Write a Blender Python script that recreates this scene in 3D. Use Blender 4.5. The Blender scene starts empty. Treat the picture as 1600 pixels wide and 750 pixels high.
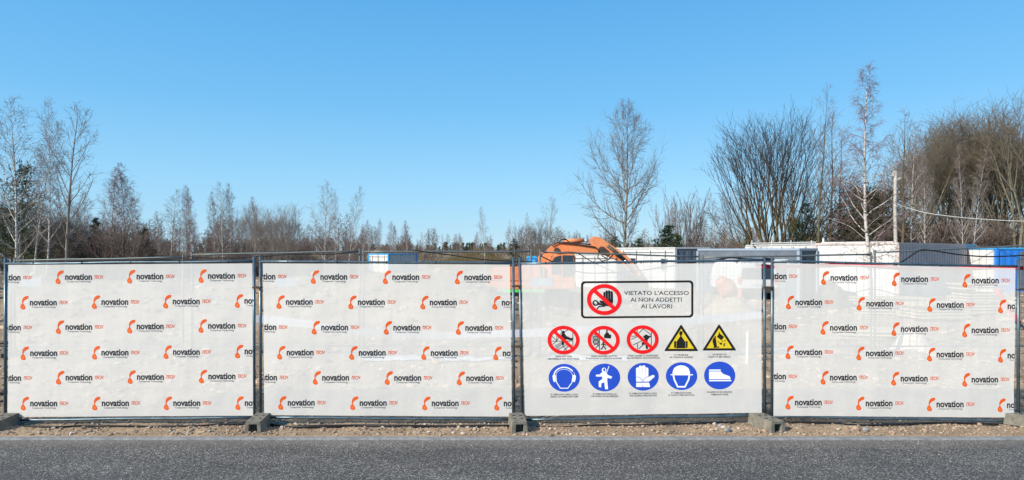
import bpy, bmesh, math, random
import numpy as np
from mathutils import Vector, Matrix, noise, geometry
R = math.radians
C = bpy.context.scene.collection
scene = bpy.context.scene

# ------------------------------------------------------------------ camera
H = 2.29            # eye height
F = 1000.0          # focal length in photo pixels (photo 1600 x 750)
HOR = 392.0         # horizon row
FD = 8.5            # distance of the front fence
cam_d = bpy.data.cameras.new('camera'); cam = bpy.data.objects.new('camera', cam_d); C.objects.link(cam)
cam.location = (0, 0, H); cam.rotation_euler = (R(90), 0, 0)
cam_d.sensor_width = 36; cam_d.lens = 36 * F / 1600; cam_d.shift_y = (HOR - 375) / 1600
cam_d.clip_start = 0.05; cam_d.clip_end = 3000
scene.camera = cam

# ------------------------------------------------------------------ light
SUN_EL, SUN_FRONT = R(32), R(35)     # sun stands left of the camera, a little on its side of the fence
sdir = Vector((-math.cos(SUN_FRONT) * math.cos(SUN_EL), -math.sin(SUN_FRONT) * math.cos(SUN_EL), math.sin(SUN_EL)))
world = bpy.data.worlds.new('World'); scene.world = world; world.use_nodes = True
wn = world.node_tree.nodes; wl = world.node_tree.links
sky = wn.new('ShaderNodeTexSky'); sky.sky_type = 'NISHITA'; sky.sun_disc = False
sky.sun_elevation = SUN_EL; sky.sun_rotation = math.atan2(sdir.x, sdir.y)
sky.air_density = 1.0; sky.dust_density = 0.1; sky.ozone_density = 2.5; sky.altitude = 0
# clear spring blue: the sky texture blended with an even blue gradient from horizon to zenith
geo = wn.new('ShaderNodeTexCoord'); sep = wn.new('ShaderNodeSeparateXYZ'); wl.new(geo.outputs['Generated'], sep.inputs[0])
grad = wn.new('ShaderNodeValToRGB'); ge = grad.color_ramp.elements; ge[0].position = 0.0; ge[1].position = 1.0
SK = 5.5
ge[0].color = (.40, .70, .93, 1); ge[1].color = (.035, .18, .50, 1)
for pos_, col_ in ((.10, (.30, .66, .97, 1)), (.22, (.165, .54, .94, 1)), (.40, (.085, .41, .86, 1))):
    k_ = ge.new(pos_); k_.color = col_
wl.new(sep.outputs[2], grad.inputs[0])
sc_ = wn.new('ShaderNodeVectorMath'); sc_.operation = 'SCALE'; sc_.inputs['Scale'].default_value = SK; wl.new(grad.outputs[0], sc_.inputs[0])
mixs = wn.new('ShaderNodeMixRGB'); mixs.inputs[0].default_value = 0.85; wl.new(sky.outputs[0], mixs.inputs[1]); wl.new(sc_.outputs[0], mixs.inputs[2])
bg = wn['Background']; bg.inputs[1].default_value = 0.135
wl.new(mixs.outputs[0], bg.inputs[0])
sun_d = bpy.data.lights.new('sun', 'SUN'); sun_d.energy = 5.0; sun_d.angle = R(0.5); sun_d.color = (1, 0.93, 0.81)
sun = bpy.data.objects.new('sun', sun_d); C.objects.link(sun); sun.rotation_euler = (-sdir).to_track_quat('-Z', 'Y').to_euler()
sun.location = (-20, -10, 30)
scene.view_settings.view_transform = 'Standard'; scene.view_settings.look = 'None'
scene.view_settings.exposure = 0.42; scene.view_settings.gamma = 1
scene.cycles.transparent_max_bounces = 24

# ------------------------------------------------------------------ helpers
def P(px, py, d):
    return Vector(((px - 800) / F * d, d, H + (HOR - py) / F * d))

def smooth(v, a, b):
    t = min(1, max(0, (v - a) / (b - a))); return t * t * (3 - 2 * t)

def lin(r, g, b):
    f = lambda c: (c / 255 / 12.92) if c <= 10 else ((c / 255 + .055) / 1.055) ** 2.4
    return (f(r), f(g), f(b), 1)

def tag(o, label=None, cat=None, group=None, kind=None):
    if label: o['label'] = label
    if cat: o['category'] = cat
    if group: o['group'] = group
    if kind: o['kind'] = kind
    return o

def empty(name, loc, label, cat, group=None, rz=0):
    o = bpy.data.objects.new(name, None); C.objects.link(o); o.location = loc; o.rotation_euler = (0, 0, rz)
    o.empty_display_size = .2
    return tag(o, label, cat, group)

def link_mesh(name, me, parent=None):
    o = bpy.data.objects.new(name, me); C.objects.link(o)
    if parent: o.parent = parent
    return o

def copy_tree(o, parent=None):
    c = o.copy(); C.objects.link(c)
    if parent: c.parent = parent
    for ch in [k for k in ALLCH.get(o.name, [])]:
        copy_tree(ch, c)
    return c
ALLCH = {}
def children_index():
    ALLCH.clear()
    for o in bpy.data.objects:
        if o.parent: ALLCH.setdefault(o.parent.name, []).append(o)

class MB:
    """collects solids into one mesh"""
    def __init__(s): s.v = []; s.f = []; s.m = []
    def add(s, vs, fs, mi=0):
        n = len(s.v); s.v += [tuple(v) for v in vs]; s.f += [tuple(i + n for i in f) for f in fs]; s.m += [mi] * len(fs); return s
    def box(s, c, size, rot=None, mi=0):
        x, y, z = [k / 2 for k in size]
        vs = [Vector((a * x, b * y, e * z)) for a in (-1, 1) for b in (-1, 1) for e in (-1, 1)]
        if rot: vs = [rot @ v for v in vs]
        vs = [v + Vector(c) for v in vs]
        return s.add(vs, [(0, 1, 3, 2), (4, 6, 7, 5), (0, 4, 5, 1), (2, 3, 7, 6), (0, 2, 6, 4), (1, 5, 7, 3)], mi)
    def tube(s, pts, r, k=8, mi=0, cap=True):
        pts = [Vector(p) for p in pts]; rs = r if isinstance(r, (list, tuple)) else [r] * len(pts)
        n = len(pts); vs = []; ref = None
        for i, p in enumerate(pts):
            t = (pts[min(i + 1, n - 1)] - pts[max(i - 1, 0)]).normalized()
            if ref is None: ref = t.orthogonal().normalized()
            a = (ref - t * ref.dot(t)).normalized(); b = t.cross(a); ref = a
            for j in range(k):
                w = 2 * math.pi * j / k; vs.append(p + (a * math.cos(w) + b * math.sin(w)) * rs[i])
        fs = [(i * k + j, i * k + (j + 1) % k, (i + 1) * k + (j + 1) % k, (i + 1) * k + j) for i in range(n - 1) for j in range(k)]
        if cap: fs += [tuple(range(k))[::-1], tuple((n - 1) * k + j for j in range(k))]
        return s.add(vs, fs, mi)
    def prism(s, poly, vec, mi=0):
        """closed polygon of 3D points pushed along vec"""
        n = len(poly); a = [Vector(p) for p in poly]; b = [p + Vector(vec) for p in a]
        tri = geometry.tessellate_polygon([a])
        fs = [tuple(t) for t in tri] + [tuple(i + n for i in t)[::-1] for t in tri]
        fs += [(i, (i + 1) % n, (i + 1) % n + n, i + n) for i in range(n)]
        return s.add(a + b, fs, mi)
    def build(s, name, mats, parent=None, smooth_=False, bevel=0):
        me = bpy.data.meshes.new(name); me.from_pydata(s.v, [], s.f)
        for m in (mats if isinstance(mats, (list, tuple)) else [mats]): me.materials.append(m)
        me.polygons.foreach_set('material_index', s.m)
        bm = bmesh.new(); bm.from_mesh(me); bmesh.ops.recalc_face_normals(bm, faces=bm.faces)
        if bevel: bmesh.ops.bevel(bm, geom=bm.edges[:], offset=bevel, segments=2, affect='EDGES', clamp_overlap=True)
        bm.to_mesh(me); bm.free()
        if smooth_: me.shade_smooth()
        me.update()
        return link_mesh(name, me, parent)

def np_mesh(name, verts, quads=None, tris=None, mat=None, qm=None, sm=False):
    me = bpy.data.meshes.new(name); verts = np.asarray(verts, dtype=np.float32)
    me.vertices.add(len(verts)); me.vertices.foreach_set('co', verts.ravel())
    nq = 0 if quads is None else len(quads); nt = 0 if tris is None else len(tris)
    lo = np.concatenate([np.asarray(a, dtype=np.int32).ravel() for a in (quads, tris) if a is not None])
    st = np.concatenate([np.arange(nq) * 4, nq * 4 + np.arange(nt) * 3]).astype(np.int32)
    me.loops.add(len(lo)); me.loops.foreach_set('vertex_index', lo)
    me.polygons.add(nq + nt); me.polygons.foreach_set('loop_start', st)
    if sm: me.polygons.foreach_set('use_smooth', np.ones(nq + nt, dtype=bool))
    me.update(calc_edges=True)
    if mat: me.materials.append(mat)
    return me

# ------------------------------------------------------------------ materials
def mat(name, col, rough=.7, metal=0, spec=.3, n1=None, bump=0, bscale=60, col2=None, nscale=5, coord='Object', emis=None):
    m = bpy.data.materials.new(name); m.use_nodes = True; nt = m.node_tree; b = nt.nodes['Principled BSDF']
    b.inputs['Base Color'].default_value = (*col[:3], 1); b.inputs['Roughness'].default_value = rough
    b.inputs['Metallic'].default_value = metal; b.inputs['Specular IOR Level'].default_value = spec
    tc = nt.nodes.new('ShaderNodeTexCoord')
    if col2:
        nz = nt.nodes.new('ShaderNodeTexNoise'); nz.inputs['Scale'].default_value = nscale; nz.inputs['Detail'].default_value = 6; nz.inputs['Roughness'].default_value = .65
        rp = nt.nodes.new('ShaderNodeValToRGB'); rp.color_ramp.elements[0].position = .35; rp.color_ramp.elements[1].position = .65
        rp.color_ramp.elements[0].color = (*col[:3], 1); rp.color_ramp.elements[1].color = (*col2[:3], 1)
        nt.links.new(tc.outputs[coord], nz.inputs['Vector']); nt.links.new(nz.outputs[0], rp.inputs[0]); nt.links.new(rp.outputs[0], b.inputs['Base Color'])
    if bump:
        nz = nt.nodes.new('ShaderNodeTexNoise'); nz.inputs['Scale'].default_value = bscale; nz.inputs['Detail'].default_value = 5
        bp = nt.nodes.new('ShaderNodeBump'); bp.inputs['Strength'].default_value = bump; bp.inputs['Distance'].default_value = .02
        nt.links.new(tc.outputs[coord], nz.inputs['Vector']); nt.links.new(nz.outputs[0], bp.inputs['Height']); nt.links.new(bp.outputs[0], b.inputs['Normal'])
    return m

M = {}
M['steel'] = mat('galvanised_steel', (.13, .19, .22), .38, .55, .5, col2=(.075, .11, .135), nscale=7)
M['steel_old'] = mat('old_galvanised_steel', (.10, .14, .16), .5, .4, .4, col2=(.16, .16, .14), nscale=4)
M['joint'] = mat('joint_grey', (.16, .17, .18), .6)
M['wire'] = mat('fence_wire', (.16, .17, .17), .5, .5)
M['black'] = mat('black_rubber', (.012, .012, .014), .55)
M['concrete'] = mat('concrete', (.12, .113, .092), .9, col2=(.23, .212, .17), nscale=14, bump=.5, bscale=70)
M['kerb'] = mat('kerb_concrete', (.16, .165, .17), .85, col2=(.26, .265, .265), nscale=9, bump=.5, bscale=90)
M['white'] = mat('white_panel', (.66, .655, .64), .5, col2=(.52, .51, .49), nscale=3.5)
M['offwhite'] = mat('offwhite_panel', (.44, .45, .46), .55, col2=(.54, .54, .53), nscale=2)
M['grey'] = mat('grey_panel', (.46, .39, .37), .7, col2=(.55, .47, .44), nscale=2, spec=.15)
M['bluegrey'] = mat('bluegrey_frame', (.26, .32, .40), .5)
M['darkpanel'] = mat('dark_panel', (.10, .12, .15), .5, col2=(.14, .16, .19), nscale=2)
M['blue'] = mat('blue_paint', (.02, .18, .62), .45, col2=(.03, .22, .68), nscale=2)
M['skyblue'] = mat('light_blue_trim', (.05, .35, .68), .5)
M['yellow'] = mat('yellow_paint', (.80, .62, .02), .5)
M['glass'] = mat('window_glass', (.03, .045, .06), .08, 0, .6)
M['orange'] = mat('orange_paint', (.76, .265, .105), .5, col2=(.62, .20, .075), nscale=2.2)
M['orange_d'] = mat('faded_orange', (.75, .29, .125), .55, col2=(.62, .21, .09), nscale=3)
M['green'] = mat('green_paint', (.10, .55, .10), .5)
M['darksteel'] = mat('dark_steel', (.05, .045, .04), .6, .3, col2=(.09, .07, .05), nscale=4)
M['chrome'] = mat('chrome', (.7, .7, .7), .2, 1)
M['red'] = mat('red_plastic', (.62, .02, .04), .5)
M['timber'] = mat('sawn_timber', (.42, .33, .22), .8, col2=(.55, .46, .34), nscale=6)
M['pipe'] = mat('pale_pipe', (.62, .63, .62), .5)
M['film'] = mat('white_film', (.50, .51, .52), .35)
M['tape'] = mat('white_tape', (.38, .38, .42), .5)
M['pole'] = mat('weathered_wood', (.46, .42, .37), .85, col2=(.34, .30, .26), nscale=8)
M['sand'] = mat('sand', (.44, .34, .23), .95, col2=(.36, .27, .18), nscale=5, bump=.4, bscale=20)
M['sack'] = mat('woven_sack', (.60, .46, .40), .8, col2=(.68, .56, .50), nscale=6, bump=.5, bscale=8)
M['lens_o'] = mat('orange_lens', (.85, .16, .02), .25)
M['lens_r'] = mat('red_lens', (.6, .01, .01), .25)
M['p_black'] = mat('print_black', (.012, .011, .010), .6)
M['p_dark'] = mat('print_charcoal', (.022, .022, .026), .6)
M['p_grey'] = mat('print_grey', (.10, .10, .11), .6)
M['p_mid'] = mat('print_mid_grey', (.30, .30, .30), .6)
M['p_orange'] = mat('print_orange', (.72, .095, .008), .6)
M['p_orange2'] = mat('print_light_orange', (.80, .16, .03), .6)
M['p_red'] = mat('print_red', (.80, .006, .008), .6)
M['p_blue'] = mat('print_blue', (.018, .072, .50), .6)
M['p_yellow'] = mat('print_yellow', (.72, .52, .02), .6)
M['p_white'] = mat('print_white', (.84, .84, .83), .6)
# wood colours
M['bark_b'] = mat('birch_bark', (.62, .58, .53), .8, col2=(.40, .36, .32), nscale=3)
M['twig_b'] = mat('birch_twig', (.20, .13, .125), .85)
M['twig_bw'] = mat('pale_birch_twig', (.22, .182, .165), .85)
M['bark_a'] = mat('aspen_bark', (.24, .22, .18), .85, col2=(.15, .13, .10), nscale=3)
M['twig_a'] = mat('aspen_twig', (.17, .135, .115), .85)
M['bark_w'] = mat('willow_bark', (.13, .095, .045), .9, col2=(.06, .045, .026), nscale=2)
M['twig_w'] = mat('willow_twig', (.055, .043, .036), .9)
M['bark_t'] = mat('thicket_bark', (.12, .10, .065), .9, col2=(.20, .18, .13), nscale=2)
M['twig_t'] = mat('thicket_twig', (.145, .115, .078), .9)
M['twig_r'] = mat('reddish_twig', (.17, .128, .108), .9)
M['needle'] = mat('pine_needles', (.035, .060, .022), .8, col2=(.065, .090, .035), nscale=1.5)
M['needle_b'] = mat('brown_green_needles', (.08, .062, .03), .85, col2=(.05, .055, .025), nscale=1.5)

# birch bark marks
def birch_bark(m):
    nt = m.node_tree; b = nt.nodes['Principled BSDF']; tc = nt.nodes.new('ShaderNodeTexCoord')
    mp = nt.nodes.new('ShaderNodeMapping'); mp.inputs['Scale'].default_value = (2.5, 2.5, 9)
    nz = nt.nodes.new('ShaderNodeTexNoise'); nz.inputs['Scale'].default_value = 1.6; nz.inputs['Detail'].default_value = 3
    rp = nt.nodes.new('ShaderNodeValToRGB'); rp.color_ramp.elements[0].position = .40; rp.color_ramp.elements[1].position = .47
    rp.color_ramp.elements[0].color = (.10, .085, .07, 1); rp.color_ramp.elements[1].color = (.50, .465, .42, 1)
    nt.links.new(tc.outputs['Object'], mp.inputs[0]); nt.links.new(mp.outputs[0], nz.inputs['Vector']); nt.links.new(nz.outputs[0], rp.inputs[0]); nt.links.new(rp.outputs[0], b.inputs['Base Color'])
birch_bark(M['bark_b'])

# asphalt
def asphalt():
    m = bpy.data.materials.new('asphalt'); m.use_nodes = True; nt = m.node_tree; N = nt.nodes; L = nt.links; b = N['Principled BSDF']
    tc = N.new('ShaderNodeTexCoord')
    v = N.new('ShaderNodeTexVoronoi'); v.inputs['Scale'].default_value = 105
    L.new(tc.outputs['Object'], v.inputs['Vector'])
    rp = N.new('ShaderNodeValToRGB'); e = rp.color_ramp.elements
    e[0].position = 0; e[0].color = (.018, .018, .018, 1); e[1].position = 1; e[1].color = (.46, .44, .40, 1)
    k = e.new(.55); k.color = (.068, .066, .063, 1); k = e.new(.84); k.color = (.135, .13, .122, 1)
    sep = N.new('ShaderNodeSeparateColor'); L.new(v.outputs['Color'], sep.inputs[0]); L.new(sep.outputs[0], rp.inputs[0])
    big = N.new('ShaderNodeTexNoise'); big.inputs['Scale'].default_value = 1.1; big.inputs['Detail'].default_value = 5
    mp = N.new('ShaderNodeMapping'); mp.inputs['Scale'].default_value = (.6, 2.2, 1); L.new(tc.outputs['Object'], mp.inputs[0]); L.new(mp.outputs[0], big.inputs['Vector'])
    r2 = N.new('ShaderNodeValToRGB'); r2.color_ramp.elements[0].position = .3; r2.color_ramp.elements[1].position = .75
    r2.color_ramp.elements[0].color = (.74, .74, .74, 1); r2.color_ramp.elements[1].color = (1.30, 1.27, 1.22, 1)
    L.new(big.outputs[0], r2.inputs[0])
    mx = N.new('ShaderNodeMixRGB'); mx.blend_type = 'MULTIPLY'; mx.inputs[0].default_value = 1
    L.new(rp.outputs[0], mx.inputs[1]); L.new(r2.outputs[0], mx.inputs[2])
    # sandy dust by the kerb
    sx = N.new('ShaderNodeSeparateXYZ'); L.new(tc.outputs['Object'], sx.inputs[0])
    mr = N.new('ShaderNodeMapRange'); mr.inputs[1].default_value = 7.45; mr.inputs[2].default_value = 7.8; mr.inputs[3].default_value = 0; mr.inputs[4].default_value = .7
    L.new(sx.outputs[1], mr.inputs[0])
    dn = N.new('ShaderNodeTexNoise'); dn.inputs['Scale'].default_value = 24; dn.inputs['Detail'].default_value = 6; L.new(tc.outputs['Object'], dn.inputs['Vector'])
    mu = N.new('ShaderNodeMath'); mu.operation = 'MULTIPLY'; L.new(mr.outputs[0], mu.inputs[0]); L.new(dn.outputs[0], mu.inputs[1])
    mx2 = N.new('ShaderNodeMixRGB'); mx2.inputs[2].default_value = (.26, .22, .18, 1); L.new(mu.outputs[0], mx2.inputs[0]); L.new(mx.outputs[0], mx2.inputs[1])
    sn = N.new('ShaderNodeTexNoise'); sn.inputs['Scale'].default_value = 2.1; sn.inputs['Detail'].default_value = 9; sn.inputs['Roughness'].default_value = .72
    mp3 = N.new('ShaderNodeMapping'); mp3.inputs['Scale'].default_value = (.45, 2.6, 1); mp3.inputs['Location'].default_value = (3.1, 1.7, 0); L.new(tc.outputs['Object'], mp3.inputs[0]); L.new(mp3.outputs[0], sn.inputs['Vector'])
    r3 = N.new('ShaderNodeValToRGB'); r3.color_ramp.elements[0].position = .60; r3.color_ramp.elements[1].position = .70; r3.color_ramp.elements[0].color = (0, 0, 0, 1); r3.color_ramp.elements[1].color = (.55, .55, .55, 1); L.new(sn.outputs[0], r3.inputs[0])
    mx3 = N.new('ShaderNodeMixRGB'); mx3.inputs[2].default_value = (.23, .205, .17, 1); L.new(r3.outputs[0], mx3.inputs[0]); L.new(mx2.outputs[0], mx3.inputs[1])
    L.new(mx3.outputs[0], b.inputs['Base Color']); b.inputs['Roughness'].default_value = .85
    bp = N.new('ShaderNodeBump'); bp.inputs['Strength'].default_value = .9; bp.inputs['Distance'].default_value = .006
    L.new(v.outputs['Distance'], bp.inputs['Height']); L.new(bp.outputs[0], b.inputs['Normal'])
    return m
M['asphalt'] = asphalt()

def soil():
    m = bpy.data.materials.new('soil'); m.use_nodes = True; nt = m.node_tree; N = nt.nodes; L = nt.links; b = N['Principled BSDF']
    tc = N.new('ShaderNodeTexCoord')
    def ramp(scale, detail, stops, rough=.6):
        nz = N.new('ShaderNodeTexNoise'); nz.inputs['Scale'].default_value = scale; nz.inputs['Detail'].default_value = detail; nz.inputs['Roughness'].default_value = rough
        L.new(tc.outputs['Object'], nz.inputs['Vector'])
        r = N.new('ShaderNodeValToRGB'); e = r.color_ramp.elements; e[0].position = stops[0][0]; e[0].color = (*stops[0][1], 1); e[1].position = stops[-1][0]; e[1].color = (*stops[-1][1], 1)
        for p, c in stops[1:-1]: k = e.new(p); k.color = (*c, 1)
        L.new(nz.outputs[0], r.inputs[0]); return r, nz
    fine, nf = ramp(38, 8, [(.32, (.11, .08, .055)), (.44, (.29, .22, .15)), (.58, (.42, .33, .235)), (.70, (.60, .51, .41))], .8)
    mid, nm = ramp(1.3, 5, [(.3, (.58, .54, .51)), (.7, (1.14, 1.08, 1.02))])
    far, nfa = ramp(.25, 5, [(.3, (.16, .125, .07)), (.55, (.26, .20, .11)), (.75, (.12, .12, .055))])
    mx = N.new('ShaderNodeMixRGB'); mx.blend_type = 'MULTIPLY'; mx.inputs[0].default_value = 1; L.new(fine.outputs[0], mx.inputs[1]); L.new(mid.outputs[0], mx.inputs[2])
    sx = N.new('ShaderNodeSeparateXYZ'); L.new(tc.outputs['Object'], sx.inputs[0])
    mr = N.new('ShaderNodeMapRange'); mr.inputs[1].default_value = 34; mr.inputs[2].default_value = 44; L.new(sx.outputs[1], mr.inputs[0])
    mx2 = N.new('ShaderNodeMixRGB'); L.new(mr.outputs[0], mx2.inputs[0]); L.new(mx.outputs[0], mx2.inputs[1]); L.new(far.outputs[0], mx2.inputs[2])
    L.new(mx2.outputs[0], b.inputs['Base Color']); b.inputs['Roughness'].default_value = .95; b.inputs['Specular IOR Level'].default_value = .1
    bp = N.new('ShaderNodeBump'); bp.inputs['Strength'].default_value = .8; bp.inputs['Distance'].default_value = .012
    L.new(nf.outputs[0], bp.inputs['Height']); L.new(bp.outputs[0], b.inputs['Normal'])
    return m
M['soil'] = soil()

def banner_mat():
    m = bpy.data.materials.new('printed_mesh_sheet'); m.use_nodes = True; nt = m.node_tree; N = nt.nodes; L = nt.links
    b = N['Principled BSDF']; b.inputs['Base Color'].default_value = (.96, .905, .83, 1); b.inputs['Roughness'].default_value = .7; b.inputs['Specular IOR Level'].default_value = .15
    tc = N.new('ShaderNodeTexCoord'); nz = N.new('ShaderNodeTexNoise'); nz.inputs['Scale'].default_value = 2.2; nz.inputs['Detail'].default_value = 3
    mp = N.new('ShaderNodeMapping'); mp.inputs['Scale'].default_value = (1, 1, .7); L.new(tc.outputs['Object'], mp.inputs[0]); L.new(mp.outputs[0], nz.inputs['Vector'])
    bp = N.new('ShaderNodeBump'); bp.inputs['Strength'].default_value = .25; bp.inputs['Distance'].default_value = .03; L.new(nz.outputs[0], bp.inputs['Height']); L.new(bp.outputs[0], b.inputs['Normal'])
    tl = N.new('ShaderNodeBsdfTranslucent'); tl.inputs[0].default_value = (.9, .88, .86, 1)
    m1 = N.new('ShaderNodeMixShader'); m1.inputs[0].default_value = .20; L.new(b.outputs[0], m1.inputs[1]); L.new(tl.outputs[0], m1.inputs[2])
    tr = N.new('ShaderNodeBsdfTransparent')
    m2 = N.new('ShaderNodeMixShader'); m2.inputs[0].default_value = BAN_T
    L.new(m1.outputs[0], m2.inputs[1]); L.new(tr.outputs[0], m2.inputs[2]); L.new(m2.outputs[0], N['Material Output'].inputs[0])
    return m
BAN_T = .28
M['banner'] = banner_mat()

# ------------------------------------------------------------------ ground
def zg(x, y):
    if y <= 7.925: return -.012
    n = noise.noise((x * 1.3, y * 1.3, 0)); z = 0
    z += .016 * n * smooth(y, 7.92, 8.3)
    if y < 30:
        a = smooth(y, 7.92, 8.05)
        z += a * (.012 * noise.noise((x * 5, y * 6, 3)) + .011 * noise.noise((x * 15, y * 17, 7)) + .012 * noise.noise((x * 30, y * 32, 9)) + .010 * abs(noise.noise((x * 11, y * 9, 19))))
    z += .014 * smooth(y, 8.0, 8.2) - .03 * smooth(y, 8.25, 8.33) * (1 - smooth(y, 8.5, 8.9))
    z += .14 * smooth(y, 9.5, 13)
    if y > 10:
        z += (.06 * noise.noise((x * .7, y * .7, 5)) + .05 * noise.noise((x * 2.1, y * 2.1, 2))) * smooth(y, 10, 12) * (1 - smooth(y, 34, 60))
    px = x / y * 1000 + 800
    side = 1 - smooth(px, 700, 900)
    rise = smooth(y, 14.5, 20) * (1 - smooth(y, 24, 33)); q = .72 + .5 * noise.noise((x * .22, y * .22, 11)) + .22 * noise.noise((x * .8, y * .8, 4))
    z += side * rise * 1.35 * q
    z += (1 - side) * smooth(y, 14, 17) * (1 - smooth(y, 18, 21)) * .22 * (1 + noise.noise((x * .6, y * .8, 8)))
    z += smooth(y, 66, 120) * 1.55
    z += 1.75 * math.exp(-((px - 745) / 62) ** 2 - ((y - 62) / 9) ** 2) * (1 + .35 * noise.noise((x * .35, y * .3, 6)))
    z += 2.35 * math.exp(-((px - 590) / 26) ** 2 - ((y - 68) / 4) ** 2)
    return z

def grow_axis(a, b, s, f):
    r = [a]
    while r[-1] < b: r.append(r[-1] + s); s *= f
    return r
ys = list(np.arange(7.92, 9.3, .026)); ys += grow_axis(ys[-1] + .04, 700, .05, 1.055)
xs0 = list(np.arange(-8.4, 8.4, .03)); xr = grow_axis(xs0[-1] + .04, 600, .05, 1.10); xs = [-v for v in xr[::-1]] + xs0 + xr
vv = np.array([(x, y, zg(x, y)) for y in ys for x in xs]); nx, ny = len(xs), len(ys)
ii = np.arange(nx * ny).reshape(ny, nx)
q = np.stack([ii[:-1, :-1], ii[:-1, 1:], ii[1:, 1:], ii[1:, :-1]], -1).reshape(-1, 4)
tag(link_mesh('ground', np_mesh('ground', vv, quads=q, mat=M['soil'], sm=True)), kind='structure')

mb = MB(); RZ = -.022
mb.add([(-600, -40, RZ), (600, -40, RZ), (600, 7.815, RZ), (-600, 7.815, RZ)], [(0, 1, 2, 3)])
tag(mb.build('road', M['asphalt']), kind='structure')
kerb = bpy.data.objects.new('kerb', None); C.objects.link(kerb); tag(kerb, kind='structure')
mb = MB(); pf = [(7.810, -.21), (7.810, -.016), (7.816, -.005), (7.828, .001), (7.895, .001), (7.908, -.004), (7.914, -.014), (7.914, -.21)]
mb.prism([(-.4995, y, z) for y, z in pf], (.999, 0, 0)); ks = mb.build('kerbstone', M['kerb'], kerb)
for i in range(-9, 10):
    o = ks if i == -9 else ks.copy()
    if o is not ks: C.objects.link(o); o.parent = kerb
    o.location = (i * 1.0 + .35, random.Random(i).uniform(-.002, .002), random.Random(i + 50).uniform(-.002, .002))
random.seed(5)

def rock(mb_, c, r, rng, flat=.65, mi=0):
    t = (1 + 5 ** .5) / 2
    vs = [(-1, t, 0), (1, t, 0), (-1, -t, 0), (1, -t, 0), (0, -1, t), (0, 1, t), (0, -1, -t), (0, 1, -t), (t, 0, -1), (t, 0, 1), (-t, 0, -1), (-t, 0, 1)]
    fs = [(0, 11, 5), (0, 5, 1), (0, 1, 7), (0, 7, 10), (0, 10, 11), (1, 5, 9), (5, 11, 4), (11, 10, 2), (10, 7, 6), (7, 1, 8), (3, 9, 4), (3, 4, 2), (3, 2, 6), (3, 6, 8), (3, 8, 9), (4, 9, 5), (2, 4, 11), (6, 2, 10), (8, 6, 7), (9, 8, 1)]
    a = rng.uniform(0, 6.28); ca, sa = math.cos(a), math.sin(a); sx, sy = rng.uniform(.7, 1.2), rng.uniform(.7, 1.2)
    out = []
    for v in vs:
        k = r / 1.9 * rng.uniform(.75, 1.15); x, y, z = v[0] * k * sx, v[1] * k * sy, v[2] * k * flat
        out.append((c[0] + x * ca - y * sa, c[1] + x * sa + y * ca, c[2] + z))
    mb_.add(out, fs, mi)
M['stone_a'] = mat('stone_light', (.50, .45, .39), .9, col2=(.36, .30, .25), nscale=9)
M['stone_b'] = mat('stone_brown', (.30, .21, .15), .9, col2=(.40, .29, .21), nscale=9)
M['stone_c'] = mat('stone_grey', (.26, .27, .28), .85, col2=(.18, .18, .19), nscale=9)
rng = random.Random(11); mb = MB()
for i in range(5200):
    x = rng.uniform(-7.4, 7.4); y = 7.95 + rng.random() ** 1.3 * 1.3; r = min(.036, .006 + abs(rng.gauss(0, .0095)))
    rock(mb, (x, y, zg(x, y) + r * .25), r, rng, mi=rng.choice((0, 1, 1, 1, 1, 1, 2, 2)))
for i in range(60):   # a few stray chips on the asphalt
    x = rng.uniform(-7, 7); y = 7.8 - rng.random() ** 2.5 * 1.3; r = rng.uniform(.004, .010); rock(mb, (x, y, RZ + r * .4), r, rng)
g = mb.build('gravel', [M['stone_a'], M['stone_b'], mat('dark_pebble', (.15, .125, .10), .9, col2=(.24, .20, .16), nscale=30)])
tag(g, 'small brown and pale gravel scattered on the dirt verge under the fence', 'gravel', kind='stuff')
def stone(px, py, r, label, m_):
    d = H * F / (py - HOR); x = (px - 800) / F * d; mb_ = MB(); rg = random.Random(int(px)); rock(mb_, (0, 0, 0), r, rg)
    bm = bmesh.new(); me = bpy.data.meshes.new('stone'); me.from_pydata(mb_.v, [], mb_.f); bm.from_mesh(me)
    bmesh.ops.subdivide_edges(bm, edges=bm.edges[:], cuts=1, smooth=.6); bm.to_mesh(me); bm.free(); me.materials.append(m_)
    o = link_mesh('stone', me); o.location = (x, d, zg(x, d) + r * .3); tag(o, label, 'stone', 'stones lying on the verge')
stone(1337, 673, .055, 'rounded brown stone on the verge under the rightmost printed banner', M['stone_b'])
stone(1353, 674, .042, 'smaller bluish grey stone just right of the rounded brown stone', M['stone_c'])
stone(1126, 668, .05, 'grey stone in the rubble left of the rotated concrete block', M['stone_c'])
stone(1137, 676, .045, 'sharp dark stone at the right end of the rubble by the kerb', M['stone_c'])
stone(1131, 671, .035, 'pale broken stone in the middle of the rubble by the kerb', M['stone_a'])
stone(1112, 674, .035, 'brown lump at the left end of the rubble by the kerb', M['stone_b'])
stone(1116, 662, .03, 'small pale stone behind the rubble left of the rotated concrete block', M['stone_a'])

rng = random.Random(23); mb = MB()
for i in range(5200):
    y = 9.3 + rng.random() ** 1.5 * 21; pxx = rng.uniform(-60, 1660); x = (pxx - 800) / F * y; r = min(.20, .012 + abs(rng.gauss(0, .0035)) * y)
    rock(mb, (x, y, zg(x, y) + r * .15), r, rng, flat=.55, mi=rng.choice((0, 1, 1, 2)))
g = mb.build('clods', [mat('dry_clod', (.44, .34, .25), .95), M['stone_b'], mat('dark_clod', (.15, .105, .075), .95)])
tag(g, 'clods and broken lumps of earth strewn over the site behind the fence', 'clods', kind='stuff')

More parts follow.
